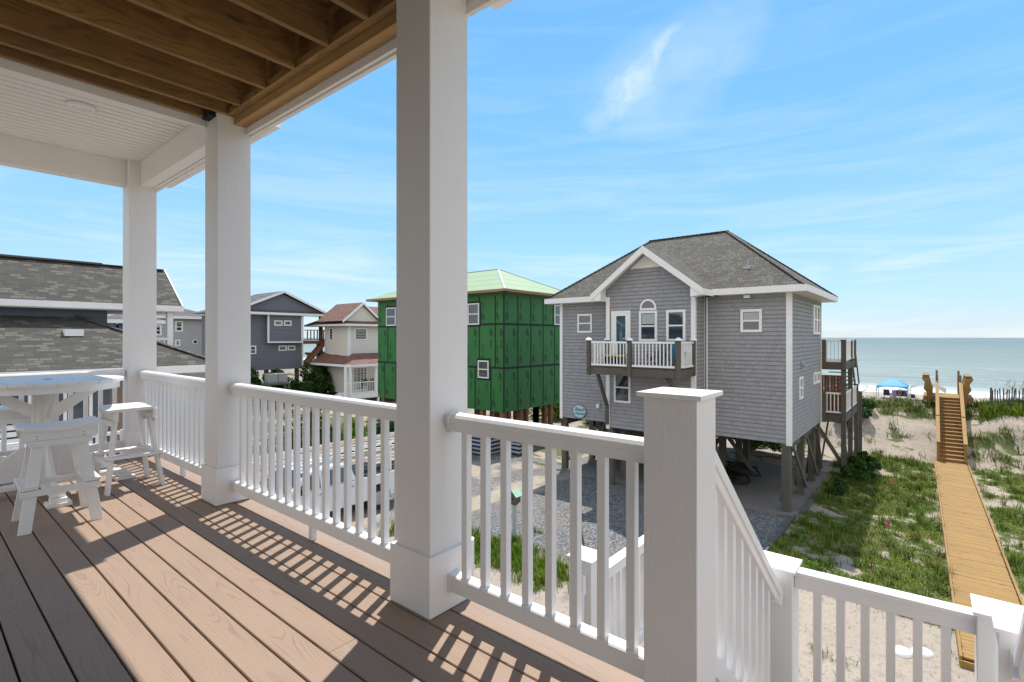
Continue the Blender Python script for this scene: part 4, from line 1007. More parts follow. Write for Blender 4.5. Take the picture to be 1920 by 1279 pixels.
def npmesh(name, V, F, mats, k=4, smooth=False):
    me = bpy.data.meshes.new(name); me.vertices.add(len(V)); me.vertices.foreach_set('co', np.asarray(V, np.float32).ravel())
    me.loops.add(F.size); me.loops.foreach_set('vertex_index', F.ravel().astype(np.int32)); me.polygons.add(len(F))
    me.polygons.foreach_set('loop_start', (np.arange(len(F))*k).astype(np.int32)); me.polygons.foreach_set('loop_total', np.full(len(F), k, np.int32))
    if smooth: me.polygons.foreach_set('use_smooth', [True]*len(F))
    for m in mats: me.materials.append(M[m] if isinstance(m, str) else m)
    me.update(calc_edges=True); me.validate(); o = bpy.data.objects.new(name, me); COL.objects.link(o); return o
m, nt, b = newmat('sandy_ground'); M['ground'] = m
P_ = coords(nt, 'pos')
at = N(nt, 'ShaderNodeAttribute', attribute_name='veg'); ag = N(nt, 'ShaderNodeAttribute', attribute_name='gravel')
s1 = noise(nt, P_, .6, 5, .6); s2 = noise(nt, P_, 6, 5, .65); s3 = noise(nt, P_, 60, 2)
sand = mix(nt, s1, (.33, .275, .215), (.44, .375, .30)); sand = mix(nt, ramp(nt, s2, [(.52, 0), (.72, .7)]), sand, (.25, .205, .155))
deb = ramp(nt, noise(nt, coords(nt, 'pos', (1.3, 3, 1)), 9, 5, .75), [(.565, 0), (.64, .85)])
sand = mix(nt, deb, sand, (.17, .125, .08))
veg = mix(nt, s2, (.04, .07, .008), (.085, .12, .018)); veg = mix(nt, ramp(nt, s1, [(.45, 0), (.62, .6)]), veg, (.16, .11, .045))
vf = ramp(nt, mathn(nt, 'ADD', at.outputs['Fac'], mathn(nt, 'MULTIPLY', mathn(nt, 'SUBTRACT', s2, .5), 1.1)), [(.35, 0), (.62, .85)])
vor = N(nt, 'ShaderNodeTexVoronoi', {'Vector': P_, 'Scale': 22.0}); vr = N(nt, 'ShaderNodeSeparateColor', {0: vor.outputs['Color']}).outputs[0]
grav = ramp(nt, vr, [(0, (.05, .055, .065)), (.35, (.11, .115, .125)), (.7, (.19, .187, .185)), (1, (.33, .305, .27))])
grav = mix(nt, ramp(nt, s1, [(.4, 0), (.6, .5)]), grav, (.21, .185, .15))
gf = ramp(nt, mathn(nt, 'ADD', ag.outputs['Fac'], mathn(nt, 'MULTIPLY', mathn(nt, 'SUBTRACT', s1, .5), 1.2)), [(.42, 0), (.60, 1)])
col = mix(nt, gf, sand, grav); col = mix(nt, vf, col, veg)
nt.links.new(col, b.inputs['Base Color']); b.inputs['Roughness'].default_value = .95; b.inputs['Specular IOR Level'].default_value = .15
hh = mathn(nt, 'ADD', mathn(nt, 'MULTIPLY', s2, 1.0), mathn(nt, 'MULTIPLY', s3, .35)); bump(nt, b, hh, .8, .05)
ter = npmesh('sandy_ground', V, F, ['ground'], smooth=True); tag(ter, None, None, kind='structure')
va = ter.data.attributes.new('veg', 'FLOAT', 'POINT'); va.data.foreach_set('value', vegmask(V[:, 0], V[:, 1]).astype(np.float32))
x, y = V[:, 0], V[:, 1]
gr = np.where((x > 2) & (x < 18.9) & (y > 3.5) & (y < 13.2), .95, 0)*(1-.55*sst(12.3, 10.6, x))*(1-.5*sst(9.8, 12.6, y)); gr = np.where((y >= 13.2) & (y < 18) & (x < 20), .56, gr)
va = ter.data.attributes.new('gravel', 'FLOAT', 'POINT'); va.data.foreach_set('value', gr.astype(np.float32))
# ---- sea
m, nt, b = newmat('sea_water'); M['sea'] = m
P_ = coords(nt, 'pos'); sx = N(nt, 'ShaderNodeSeparateXYZ', {0: P_}).outputs[0]
n1 = noise(nt, coords(nt, 'pos', (.06, .012, 1)), 1, 4, .6); n2 = noise(nt, coords(nt, 'pos', (.9, .16, 1)), 1, 5, .65)
dist = mathn(nt, 'MULTIPLY', sx, .001)
colw = mix(nt, ramp(nt, dist, [(.09, 0), (.35, .6), (.9, 1)]), (.27, .30, .255), (.155, .185, .17))
colw = mix(nt, ramp(nt, n1, [(.45, 0), (.6, .6)]), colw, (.19, .225, .20)); colw = mix(nt, ramp(nt, noise(nt, coords(nt, 'pos', (.16, .02, 1)), 1, 5, .65), [(.50, 0), (.66, .5)]), colw, (.10, .135, .13))
wob = mathn(nt, 'ADD', sx, mathn(nt, 'MULTIPLY', mathn(nt, 'SUBTRACT', noise(nt, coords(nt, 'pos', (.05, .05, 1)), 1, 4, .6), .5), 16.0))
foamn = noise(nt, coords(nt, 'pos', (.8, .22, 1)), 1, 5, .7)
f1 = ramp(nt, mathn(nt, 'MULTIPLY', wob, .005), [(.40, 0), (.428, 1), (.490, .95), (.515, .25), (.545, .05), (.57, 0)])
fo = mathn(nt, 'MULTIPLY', f1, ramp(nt, foamn, [(.30, .1), (.50, 1)]))
br = mathn(nt, 'MULTIPLY', ramp(nt, mathn(nt, 'MULTIPLY', wob, .001), [(.128, 0), (.131, .55), (.136, .08), (.150, 0), (.172, 0), (.175, .35), (.181, 0)]), ramp(nt, foamn, [(.52, 0), (.62, 1)]))
fo = mathn(nt, 'MAXIMUM', fo, br)
colw = mix(nt, fo, colw, (.86, .87, .86))
nt.links.new(colw, b.inputs['Base Color']); b.inputs['Roughness'].default_value = .32; b.inputs['IOR'].default_value = 1.33
b.inputs['Specular IOR Level'].default_value = .17
bump(nt, b, mathn(nt, 'ADD', n2, mathn(nt, 'MULTIPLY', noise(nt, coords(nt, 'pos', (.25, .045, 1)), 1, 2), 2.2)), 1.0, .55)
mb = MB(); mb.face([(84, -9000, -6.72), (12000, -9000, -6.72), (12000, 9000, -6.72), (84, 9000, -6.72)]); o = mb.build('sea_water', 'sea'); tag(o, None, None, kind='structure')
# ---- grass (blades)
def blades(name, label, cx, cy, n_per, hmin, hmax, spread, wid, mat, lean=.7, zoff=0):
    n = len(cx)*n_per; ci = np.repeat(np.arange(len(cx)), n_per)
    bx = cx[ci]+rng.normal(0, spread, n); by = cy[ci]+rng.normal(0, spread, n); bz = height(bx, by)-.02
    sc_ = (.6+.8*rng.random(len(cx)))[ci]
    H = (hmin+(hmax-hmin)*rng.random(n))*sc_; an = rng.random(n)*2*np.pi; le = H*lean*(.3+rng.random(n))
    dx, dy = np.cos(an), np.sin(an); px_, py_ = -dy, dx; w_ = wid*(.6+.8*rng.random(n))
    base = np.stack([bx, by, bz], 1); mid = base+np.stack([dx*le*.35, dy*le*.35, H*.62], 1); tip = base+np.stack([dx*le, dy*le, H*.95], 1)
    sv = np.stack([px_*w_, py_*w_, np.zeros(n)], 1)
    V = np.empty((n*5, 3)); V[0::5] = base-sv; V[1::5] = base+sv; V[2::5] = mid+sv*.8; V[3::5] = mid-sv*.8; V[4::5] = tip
    i = np.arange(n)*5
    T = np.concatenate([np.stack([i, i+1, i+2], 1), np.stack([i, i+2, i+3], 1), np.stack([i+3, i+2, i+4], 1)])
    return npmesh(name, V, T, [mat], 3)
def scatter(x0, x1, y0, y1, dens, thr=.35, pw=1.0):
    n = int((x1-x0)*(y1-y0)*dens); x = rng.uniform(x0, x1, n); y = rng.uniform(y0, y1, n); v = vegmask(x, y)
    k = rng.random(n) < np.clip(v, 0, 1)**pw*(v > .12)
    return x[k], y[k]
cx, cy = scatter(12, 31, -9, 3.45, 46); g = blades('grass', None, cx, cy, 13, .04, .15, .085, .0065, 'grass'); tag(g, 'patchy green grass and creepers on sand beside the boardwalk', 'grass', kind='stuff')
cx, cy = scatter(12, 31, -9, 3.45, 7.0, pw=.8); g = blades('tall_grass', None, cx, cy, 22, .16, .38, .05, .007, 'grassd', lean=.9); tag(g, 'taller tufts of beach grass scattered in the yard', 'grass', kind='stuff')
n_ = 110000; lx_, ly_ = rng.uniform(12, 31, n_), rng.uniform(-9, 3.45, n_); v_ = vegmask(lx_, ly_); k_ = rng.random(n_) < v_*(v_ > .1); lx_, ly_ = lx_[k_], ly_[k_]; n_ = len(lx_)
lz_ = height(lx_, ly_)+rng.uniform(.0, .07, n_); P0 = np.stack([lx_, ly_, lz_], 1); an_ = rng.random(n_)*6.28; sz_ = rng.uniform(.012, .03, n_)[:, None]
U_ = np.stack([np.cos(an_), np.sin(an_), rng.normal(0, .35, n_)], 1)*sz_; W_ = np.stack([-np.sin(an_), np.cos(an_), rng.normal(0, .35, n_)], 1)*sz_*.7
V = np.empty((n_*4, 3)); V[0::4] = P0-U_; V[1::4] = P0+W_; V[2::4] = P0+U_; V[3::4] = P0-W_; i_ = np.arange(n_)*4
g = npmesh('creeping_plants', V, np.stack([i_, i_+1, i_+2, i_+3], 1), ['grass'], 4); tag(g, 'low creeping leafy ground cover between the grass tufts', 'ground cover', kind='stuff')
cx, cy = scatter(30.5, 41, -14, 12, 16); g = blades('dune_grass', None, cx, cy, 12, .10, .42, .12, .013, 'grassd', lean=.9); tag(g, 'dune grass growing on the sand dune before the beach', 'grass', kind='stuff')
cx = rng.uniform(34.3, 37.6, 900); cy = rng.uniform(-14, -1.9, 900); g = blades('dune_crest_grass', None, cx, cy, 20, .2, .55, .14, .014, 'grass', lean=.7); tag(g, 'dense green grass along the dune crest by the sand fence', 'grass', kind='stuff')
cx, cy = scatter(8.6, 12.4, 6.2, 13, 70, pw=.6); g = blades('driveway_grass', None, cx, cy, 13, .10, .30, .07, .008, 'grass', lean=.7); tag(g, 'green grass patch at the edge of the gravel drive', 'grass', kind='stuff')
cx, cy = scatter(4, 21, 16.5, 30, 12, pw=.6); g = blades('yard_grass', None, cx, cy, 12, .10, .30, .12, .013, 'grass', lean=.7); tag(g, 'green grass behind the parked truck', 'grass', kind='stuff')
cx, cy = scatter(5.5, 13.0, -5, 4.0, 22, pw=.7); g = blades('sparse_grass', None, cx, cy, 7, .05, .16, .05, .006, 'grassd', lean=1.2); tag(g, 'sparse weeds on the pale sand below the stairs', 'grass', kind='stuff')
# ---- shrubs and trees
def leafcloud(name, cen, rad, n, leaf, mat, parent=None, clumps=14, seed=0, flat=.25):
    r_ = np.random.default_rng(seed); cen = np.array(cen); rad = np.array(rad)
    d = r_.normal(size=(clumps, 3)); d /= np.linalg.norm(d, axis=1)[:, None]; cc = cen+d*rad*(.35+.55*r_.random((clumps, 1))); cr = rad.min()*(.32+.28*r_.random(clumps))
    k = r_.integers(0, clumps, n); q = r_.normal(size=(n, 3)); q /= np.linalg.norm(q, axis=1)[:, None]
    p = cc[k]+q*(cr[k]*(.55+.5*r_.random(n)))[:, None]
    u = r_.normal(size=(n, 3)); u /= np.linalg.norm(u, axis=1)[:, None]; v = np.cross(u, r_.normal(size=(n, 3))); v /= np.linalg.norm(v, axis=1)[:, None]
    s_ = leaf*(.5+r_.random(n))[:, None]; u = u*s_; v = v*s_*.55
    V = np.empty((n*4, 3)); V[0::4] = p-u; V[1::4] = p+v; V[2::4] = p+u; V[3::4] = p-v
    if parent is not None: V = V-np.array(parent['_base'])
    i = np.arange(n)*4; o = npmesh(name, V, np.stack([i, i+1, i+2, i+3], 1), [mat], 4)
    if parent is not None: o.parent = parent
    return o
def shrub(label, x, y, rad, n, leaf, mat, z=None, seed=0, group='shrubs around the houses', nm='shrub', clumps=14):
    z = float(height(x, y)) if z is None else z
    t = thing(nm, label, 'shrub' if nm == 'shrub' else 'hedge', (x, y, z), group)
    leafcloud('foliage', (x, y, z+rad[2]*.85), rad, n, leaf, mat, t, clumps, seed)
    mb = MB()
    for k in range(5):
        a = k*1.3+seed; mb.tube((x+.05*math.cos(a), y+.05*math.sin(a), z-.05), (x+rad[0]*.5*math.cos(a), y+rad[1]*.5*math.sin(a), z+rad[2]*1.0), .03, .012, 6)
    mb.build('stem', 'bark', t)
shrub('dark green bush under the rear deck of the grey house, nearest the boardwalk', 25.6, 2.35, (1.1, .75, .38), 5000, .05, 'leafd', seed=1)
shrub('dark low bush behind the tall deck post of the grey house', 27.8, 2.3, (1.2, .7, .36), 4500, .05, 'leafd', seed=2)
shrub('dark bush low against the grey house piles, in the house shadow', 23.0, 2.75, (1.2, .45, .22), 3000, .045, 'leafd', seed=3)
shrub('bushy green shrub on the dune behind the deck stairs', 33.6, 3.6, (1.5, 1.5, .8), 5000, .06, 'leafd', seed=4)
shrub('bright leafy shrub seen under the grey house between its piles', 28.6, 7.2, (1.6, 1.5, .9), 4500, .07, 'leafy', seed=5)
shrub('bright leafy shrub seen beneath the middle of the grey house', 29.0, 10.4, (1.6, 1.6, .9), 4500, .07, 'leafy', seed=6)
shrub('yellow green shrub between the green house and the grey house', 30.5, 17.0, (2.2, 1.6, 1.1), 5000, .08, 'leafy', seed=7)
shrub('green shrub behind the unfinished green house piles', 30.5, 21.5, (2.0, 2.0, 1.2), 5000, .08, 'leafy', seed=8)
shrub('dense dark bush behind the lumber piles, near the tall column', 17.2, 22.6, (1.4, 1.2, 1.0), 4000, .07, 'leafd', seed=9)
shrub('leafy bright bush behind the lumber piles', 14.6, 22.4, (1.3, 1.2, .9), 4000, .07, 'leafy', seed=10)
shrub('dark bush left of the lumber piles', 12.6, 23.4, (1.4, 1.2, 1.3), 4000, .07, 'leafd', seed=15)
shrub('dark clipped hedge below the slate blue house, left part', 18.9, 42.9, (3.0, 1.4, 1.75), 13000, .11, 'leafd', seed=11, nm='hedge', clumps=26)
shrub('dark clipped hedge below the slate blue house, right part', 23.9, 43.2, (3.0, 1.5, 1.85), 16000, .11, 'leafd', seed=12, nm='hedge', clumps=26)
shrub('flowering shrub at the corner of the cream house porch', 27.4, 40.0, (.9, .8, 1.4), 2500, .10, 'leafy', seed=13)
# ================================================================ SITE OBJECTS
mb = MB(); mb.box(18.78, 25.9, 3.40, 13.1, G-.2, G+.03); o = mb.build('concrete_slab', 'concrete', bevel=.01); tag(o, 'pale concrete slab beneath the grey house on piles', 'slab')
mb = MB(); mb.bar((18.75, 3.44, G+.03), (12.0, 3.50, G+.03), .06, .16); mb.bar((19.3, 3.30, G+.05), (22.5, 3.30, G+.04), .14, .12); o = mb.build('edging_board', 'greywood'); tag(o, 'weathered timber edging between gravel drive and grass', 'edging')
# boardwalk
bwk = thing('boardwalk', 'long yellow pine boardwalk running across the grass to the dune stairs', 'boardwalk', (31, -.75, G)); bwk.rotation_euler = (0, 0, .0150)
mb = MB(); x = 12.3; k = 0
while x < 31.1:
    dzz = random.uniform(-.003, .003); e = random.uniform(0, .012); mb.box(x, x+.136, -1.27+e, -.18+e, G+.10+dzz, G+.138+dzz, L=1); x += .143
mb.build('deck_planks', 'newwood', bwk)
mb = MB()
for y0 in (-1.33, -.165):
    for k in range(5): mb.box(12.25+3.78*k, 12.25+3.78*k+3.77, y0, y0+.045, G-.12, G+.165, L=0)
mb.box(12.20, 12.24, -1.33, -.12, G-.15, G+.10); mb.build('edge_board', 'newwood', bwk)
# dune stairs
ds = thing('dune_stairs', 'yellow pine stairs climbing the dune to a platform with wavy-sided benches', 'stairs', (33.5, -.75, G))
SX0, SX1, SZ0, SZ1 = 31.0, 36.3, G+.14, -1.92
ns = 18; mbt = MB(); mbr = MB()
for k in range(ns):
    x0 = SX0+(SX1-SX0)*k/ns; z = SZ0+(SZ1-SZ0)*(k+1)/ns; x1 = SX0+(SX1-SX0)*(k+1)/ns
    mbt.box(x0-.03, x1+.02, -1.18, -.32, z-.035, z, L=1); mbr.box(x0, x0+.02, -1.18, -.32, z-(SZ1-SZ0)/ns-.0, z-.036, L=1)
mbt.build('tread', 'newwood', ds); mbr.build('riser', 'newwood2', ds)
d = (SZ1-SZ0)/(SX1-SX0)
for nm, ys_ in (('left', -.27), ('right', -1.23)):
    mb = MB(); mb.bar((SX0-.05, ys_, SZ0-.02), (SX1, ys_, SZ1-.05), .045, .32); mb.build('stringer', 'newwood', ds)
    for (xa, xb) in ((SX0+.05, SX0+2.1), (SX0+2.15, SX1-.1)):
        za = SZ0+(xa-SX0)*d; zb = SZ0+(xb-SX0)*d
        mb = MB(); mb.bar((xa-.08, ys_, za+.86), (xb, ys_, zb+.86), .15, .04); mb.bar((xa-.04, ys_, za+.76), (xb, ys_, zb+.76), .04, .13); mb.bar((xa, ys_, za+.42), (xb, ys_, zb+.42), .04, .13); mb.build('hand_rail', 'newwood', ds)
        for xx, zz_ in ((xa, za), (xb, zb)):
            mb = MB(); mb.box(xx-.05, xx+.05, ys_-.05, ys_+.05, zz_-.6, zz_+.84, L=2); mb.build('stair_post', 'newwood', ds)
mb = MB()
for k in range(17): mb.box(SX1+.145*k, SX1+.145*k+.138, -1.75, .32, -1.955, -1.92, L=1)
mb.build('platform_planks', 'newwood', ds)
mb = MB(); mb.box(SX1, SX1+2.45, -1.75, -1.71, -2.16, -1.957, L=0); mb.box(SX1, SX1+2.45, .28, .32, -2.16, -1.957, L=0); mb.box(SX1, SX1+.04, -1.70, -1.2, -2.16, -1.957, L=1); mb.box(SX1, SX1+.04, -.3, .28, -2.16, -1.957, L=1); mb.build('platform_rim', 'newwood2', ds)
for sg, yb in ((1, -.03), (-1, -1.34)):
    # bench: wavy end panels leaning outwards, seat and back
    for xx in (SX1+.06, SX1+2.35):
        pts = [(-.42, 0), (-.42, .05)]
        pts = [(yb-sg*.06, -1.915), (yb-sg*.06, -1.5), (yb-sg*.02, -1.46), (yb+sg*.12, -.82), (yb+sg*.34, -.80)]
        for i in range(1, 13):
            t = i/12; z = -.80-1.42*t; pts.append((yb+sg*(.38-.20*t+.055*math.sin(t*math.pi*5)-.32*max(0, t-.72)), z))
        pts.append((yb-sg*.1, -2.3))
        mb = MB(); mb.poly_prism([(xx, a, z) for a, z in pts], (.045, 0, 0)); mb.build('bench_end', 'newwood', ds)
    mb = MB()
    for k in range(3): mb.box(SX1+.1, SX1+2.35, yb-sg*.08+sg*.13*k, yb-sg*.08+sg*(.13*k+.12), -1.50, -1.462, L=0)
    mb.build('bench_seat', 'newwood', ds)
    mb = MB()
    for k in range(4): z = -1.38+.16*k; yy = yb+sg*(.02+.045*k); mb.bar((SX1+.1, yy, z), (SX1+2.35, yy, z), .03, .135)
    mb.bar((SX1+.0, yb+sg*.22, -.78), (SX1+2.42, yb+sg*.22, -.78), .28, .04); mb.build('bench_back', 'newwood2', ds)
    for xx in (SX1+.0, SX1+1.2, SX1+2.4):
        mb = MB(); mb.box(xx-.05, xx+.05, yb+sg*.10-.05, yb+sg*.10+.05, -4.4, -1.96, L=2); mb.build('platform_post', 'newwood', ds)
    mb = MB(); mb.box(SX1+.0, SX1+.1, (-.27 if sg > 0 else -1.23)-.05, (-.27 if sg > 0 else -1.23)+.05, -2.1, -.72, L=2); mb.build('landing_post', 'newwood2', ds); mb = MB(); mb.box(SX1+2.35, SX1+2.45, (-.27 if sg > 0 else -1.23)-.05, (-.27 if sg > 0 else -1.23)+.05, -2.1, -.60, L=2); mb.build('landing_post', 'newwood2', ds)
# sand fence
sf = thing('sand_fence', 'row of thin weathered slats forming a sand fence on the dune crest', 'fence', (36, -5.5, -2.4))
mbs = MB(); y = -2.35; k = 0; tops = []
while y > -11:
    x = 35.6+.22*math.sin(y*.8)+(-2.35-y)*.12; z = float(height(x, y)); ln = random.uniform(-.05, .05)
    h_ = random.uniform(.92, 1.12); big = (k % 14 == 0)
    if big:
        mb = MB(); mb.tube((x, y, z-.2), (x, y+ln, z+1.18), .05, .045, 8); mb.build('fence_post', 'pile', sf)
    else: mbs.bar((x, y, z-.05), (x, y+ln, z+h_), .018, .05, up=(0, 1, 0))
    tops.append((x, y, z)); y -= random.uniform(.08, .115); k += 1
mbs.build('slat', 'pile', sf).__setitem__('kind', 'stuff')
mb = MB()
for hz_ in (.3, .8):
    for i in range(len(tops)-1): a_, b_ = tops[i], tops[i+1]; mb.tube((a_[0], a_[1], a_[2]+hz_), (b_[0], b_[1], b_[2]+hz_), .008, n=4, cap=False)
mb.build('wire', 'metal', sf)
# sea oats
for nm_, rngs, nn in (('sea_oats', ((35.5, 38.5), (-10, -2.6)), 150), ('sea_oats', ((37, 39.5), (1.0, 7.5)), 60)):
    mb = MB()
    for k in range(nn):
        x = random.uniform(*rngs[0]); y = random.uniform(*rngs[1]); z = float(height(x, y)); h_ = random.uniform(.8, 1.7) if nn > 100 else random.uniform(.6, 1.1); lx_ = random.uniform(-.15, .15); ly_ = random.uniform(-.35, .05)
        mb.bar((x, y, z), (x+lx_*.4, y+ly_*.4, z+h_*.8), .008, .008); mb.bar((x+lx_*.4, y+ly_*.4, z+h_*.8), (x+lx_, y+ly_, z+h_), .006, .006)
        if random.random() < .6:
            for j in range(9):
                f = j/9.; q = Vector((x+lx_*(.55+.45*f), y+ly_*(.55+.45*f), z+h_*(.84+.16*f))); dv = Vector((random.uniform(-.05, .05), random.uniform(-.09, .03), random.uniform(-.05, .03))); sv = Vector((.012, .012, .02)); mb.face([q, q+dv+sv, q+dv*1.4, q+dv-sv])
    o = mb.build(nm_, 'oats'); tag(o, 'tall sea oats with drooping seed heads behind the sand fence' if nn > 100 else 'thin sea oat stalks on the dune left of the stairs', 'sea oats', kind='stuff')
# canopy, shade and beach chairs
zB = float(height(78, 3.5))
ct = thing('beach_canopy', 'bright blue pop-up canopy standing on the beach left of the dune stairs', 'canopy', (78.5, 3.5, zB))
cx0, cx1, cy0, cy1 = 77.0, 80.2, 2.15, 5.15; ez_ = -4.62; ap = -3.80; cxm, cym = (cx0+cx1)/2, (cy0+cy1)/2
mb = MB(); NN = 6
def cz(f): return ez_+(ap-ez_)*(1-(1-f)**1.0)+.10*math.sin(math.pi*f)
cs = [(cx0, cy0), (cx1, cy0), (cx1, cy1), (cx0, cy1)]
for i in range(4):
    a_, b_ = cs[i], cs[(i+1) % 4]
    for k in range(NN):
        f0, f1 = k/NN, (k+1)/NN
        def L_(p, f): return (p[0]+(cxm-p[0])*f, p[1]+(cym-p[1])*f, cz(f))
        mb.face([L_(a_, f0), L_(b_, f0), L_(b_, f1), L_(a_, f1)])
    # arched valance
    for k in range(10):
        t0, t1 = k/10, (k+1)/10
        def V_(t): x_ = a_[0]+(b_[0]-a_[0])*t; y_ = a_[1]+(b_[1]-a_[1])*t; return x_, y_, .10+.26*abs(2*t-1)**4
        p0, p1 = V_(t0), V_(t1); mb.face([(p0[0], p0[1], ez_), (p1[0], p1[1], ez_), (p1[0], p1[1], ez_-p1[2]), (p0[0], p0[1], ez_-p0[2])])
mb.build('roof_fabric', 'canopy', ct)
for (x, y) in cs:
    mb = MB(); mb.tube((x, y, zB-.2), (x, y, ez_), .035, n=6); mb.build('leg', 'metal', ct)
st_ = thing('shade_sail', 'grey shade cloth beside the blue canopy, partly behind the dune platform', 'shade', (79, .8, zB))
mb = MB(); mb.face([(77.6, 1.95, -4.9), (80.3, 1.9, -4.7), (79.5, .3, -4.0), (78.2, .3, -4.05)]); mb.face([(78.2, .3, -4.05), (79.5, .3, -4.0), (80.0, -1.4, -4.8), (77.6, -1.3, -5.2)]); mb.build('cloth', 'canopyg', st_)
for p in ((77.6, 1.95, -4.9), (80.3, 1.9, -4.7), (80.0, -1.4, -4.8), (77.6, -1.3, -5.2)): mb = MB(); mb.tube((p[0], p[1], zB-.2), p, .03, n=6); mb.build('pole', 'metal', st_)
for k, (px_, lab) in enumerate(((1664, 'leftmost dark beach chair under the blue canopy'), (1681, 'dark beach chair with striped towel under the blue canopy'), (1694, 'dark beach chair right of the striped towel, under the blue canopy'), (1712, 'small dark beach chair just right of the blue canopy'))):
    yc, _ = onX(px_, 745, 77.6); beachchair('beach_chair', lab, 77.6, yc, float(height(77.6, yc)), 'navycloth', R(180+random.uniform(-20, 20)), 'dark beach chairs under the canopy', s=1.25 if k < 3 else .8)
yc, _ = onX(1676, 745, 77.0); mb = MB(); mb.box(77.0, 77.04, yc-.25, yc+.2, zB+.1, zB+1.15); o = mb.build('beach_towel', 'purple'); tag(o, 'white and purple towel hanging between beach chairs under the canopy', 'towel')
# small yard items
def stake(x, y, lab, h_=.4):
    z = float(height(x, y)); t = thing('survey_stake', lab, 'stake', (x, y, z), 'pink survey stakes'); mb = MB(); mb.box(x-.02, x+.02, y-.012, y+.012, z-.1, z+h_, L=2); mb.build('stake', 'newwood', t)
    mb = MB(); mb.box(x-.03, x+.026, y-.03, y+.03, z+h_*.45, z+h_*.98); mb.build('ribbon', 'pink', t)
stake(19.05, .99, 'pink survey stake in the grass, nearer of the two', .42); stake(24.94, 1.10, 'pink ribboned stake in the grass, farther of the two', .38)
for (x, y, lab, an) in ((11.98, .43, 'white oval plastic ring lying on the sand, left one', 2.4), (12.27, .13, 'white oval plastic ring lying on the sand, right one', 2.2)):
    z = float(height(x, y)); t = thing('plastic_ring', lab, 'ring', (x, y, z), 'white plastic rings on the sand'); mb = MB()
    mb.lathe([(.20, -.01), (.19, .04), (.13, .085), (.09, .075), (.08, .02), (.0, .015)], (x, y, z), 26, 0, 1.0, .72, an); mb.build('ring', 'vinyl', t, smooth=True)
    mb = MB(); mb.lathe([(.0, .045), (.045, .04), (.05, .02)], (x, y, z), 16); mb.build('plug', 'blind', t)
z = float(height(11.49, 9.38)); bh = thing('birdhouse', 'small birdhouse with mint green roof on a pale wooden post', 'birdhouse', (11.49, 9.38, z))
mb = MB(); mb.box(11.43, 11.52, 9.34, 9.43, z-.2, z+1.05, L=2); mb.build('post', 'blind', bh)
mb = MB(); z1 = z+1.08; mb.poly_prism([(11.36, 9.26, z1), (11.36, 9.50, z1), (11.36, 9.50, z1+.22), (11.36, 9.38, z1+.34), (11.36, 9.26, z1+.22)], (.24, 0, 0)); mb.box(11.40, 11.55, 9.30, 9.46, z1-.06, z1); mb.build('box', 'greywood', bh)
mb = MB()
for sg in (-1, 1): mb.poly_prism([(11.32, 9.38, z1+.36), (11.32, 9.38+sg*.18, z1+.19), (11.32, 9.38+sg*.18, z1+.21), (11.32, 9.38, z1+.38)], (.32, 0, 0))
mb.build('roof', 'mint', bh)
mb = MB(); mb.lathe([(.03, 0), (.03, .002), (0, .003)], (0, 0, 0), 12)
mb = MB(); mb.tube((11.355, 9.38, z1+.12), (11.35, 9.38, z1+.12), .03, n=12); mb.build('entrance_hole', 'dark', bh)
mb = MB(); mb.bar((12.07, 7.34, G-.1), (12.0, 7.48, G+.78), .05, .05); o = mb.build('wooden_stake', 'greywood'); tag(o, 'dark leaning wooden stake at the edge of the gravel drive', 'stake')
mb = MB(); mb.box(8.94, 9.02, 8.66, 8.74, G-.2, G+.98, L=2); mb.lathe([(.065, G+.98), (.05, G+1.0), (0, G+1.03)], (8.98, 8.70, 0), 8); o = mb.build('marker_post', 'vinyl'); tag(o, 'short white marker post by the grass patch, beside the big column base', 'post')
# pallet of wrapped bundles
for (x, y, lab, h_) in ((19.0, 17.45, 'stack of blue and white wrapped bundles on a pallet by the green house', 9), (20.2, 16.3, 'second stack of wrapped bundles, in the green house shadow', 7)):
    z = float(height(x, y)); t = thing('bundle_stack', lab, 'stack', (x, y, z), 'stacked bundles by the green house')
    mb = MB()
    for k in range(7): mb.box(x-.55+.165*k, x-.55+.165*k+.11, y-.55, y+.55, z+.09, z+.11)
    for k in range(3): mb.box(x-.55, x+.55, y-.5+.46*k, y-.42+.46*k, z, z+.09)
    mb.build('pallet', 'greywood', t)
    mb = MB()
    for k in range(h_):
        for j in range(3): e = random.uniform(-.015, .015); mb.box(x-.52+e, x+.52+e, y-.52+.35*j, y-.52+.35*j+.34, z+.115+.1*k, z+.115+.1*k+.088, mi=k % 2)
    mb.build('bundles', ['blind', 'navycloth'], t)
# rope / net heap and steps under the house
nh = thing('rope_heap', 'dark heap of coiled rope and netting on the slab under the grey house', 'rope', (21.8, 6.4, G+.03))
mb = MB()
def torus(mb, c, R_, r_, n=22, m_=6, tilt=(0, 0), sx=1):
    for i in range(n):
        for j in range(m_):
            q = []
            for (a_, b_) in ((i, j), (i+1, j), (i+1, j+1), (i, j+1)):
                t_, s_ = 2*math.pi*a_/n, 2*math.pi*b_/m_
                x_ = (R_+r_*math.cos(s_))*math.cos(t_)*sx; y_ = (R_+r_*math.cos(s_))*math.sin(t_); z_ = r_*math.sin(s_)+x_*tilt[0]+y_*tilt[1]
                q.append((c[0]+x_, c[1]+y_, c[2]+z_))
            mb.face(q)
for k in range(16): torus(mb, (21.9+random.uniform(-.5, .7), 6.2+random.uniform(-.6, .7), G+.10+.045*k*random.uniform(.4, 1)), random.uniform(.25, .6), .045, tilt=(random.uniform(-.3, .3), random.uniform(-.3, .3)))
torus(mb, (20.2, 6.7, G+.08), .28, .035); torus(mb, (20.3, 6.6, G+.12), .22, .03); mb.build('coils', 'rope', nh)
sp_ = thing('wooden_steps', 'pale wooden steps seen under the grey house through the piles', 'steps', (25.2, 8.9, G))
mb = MB()
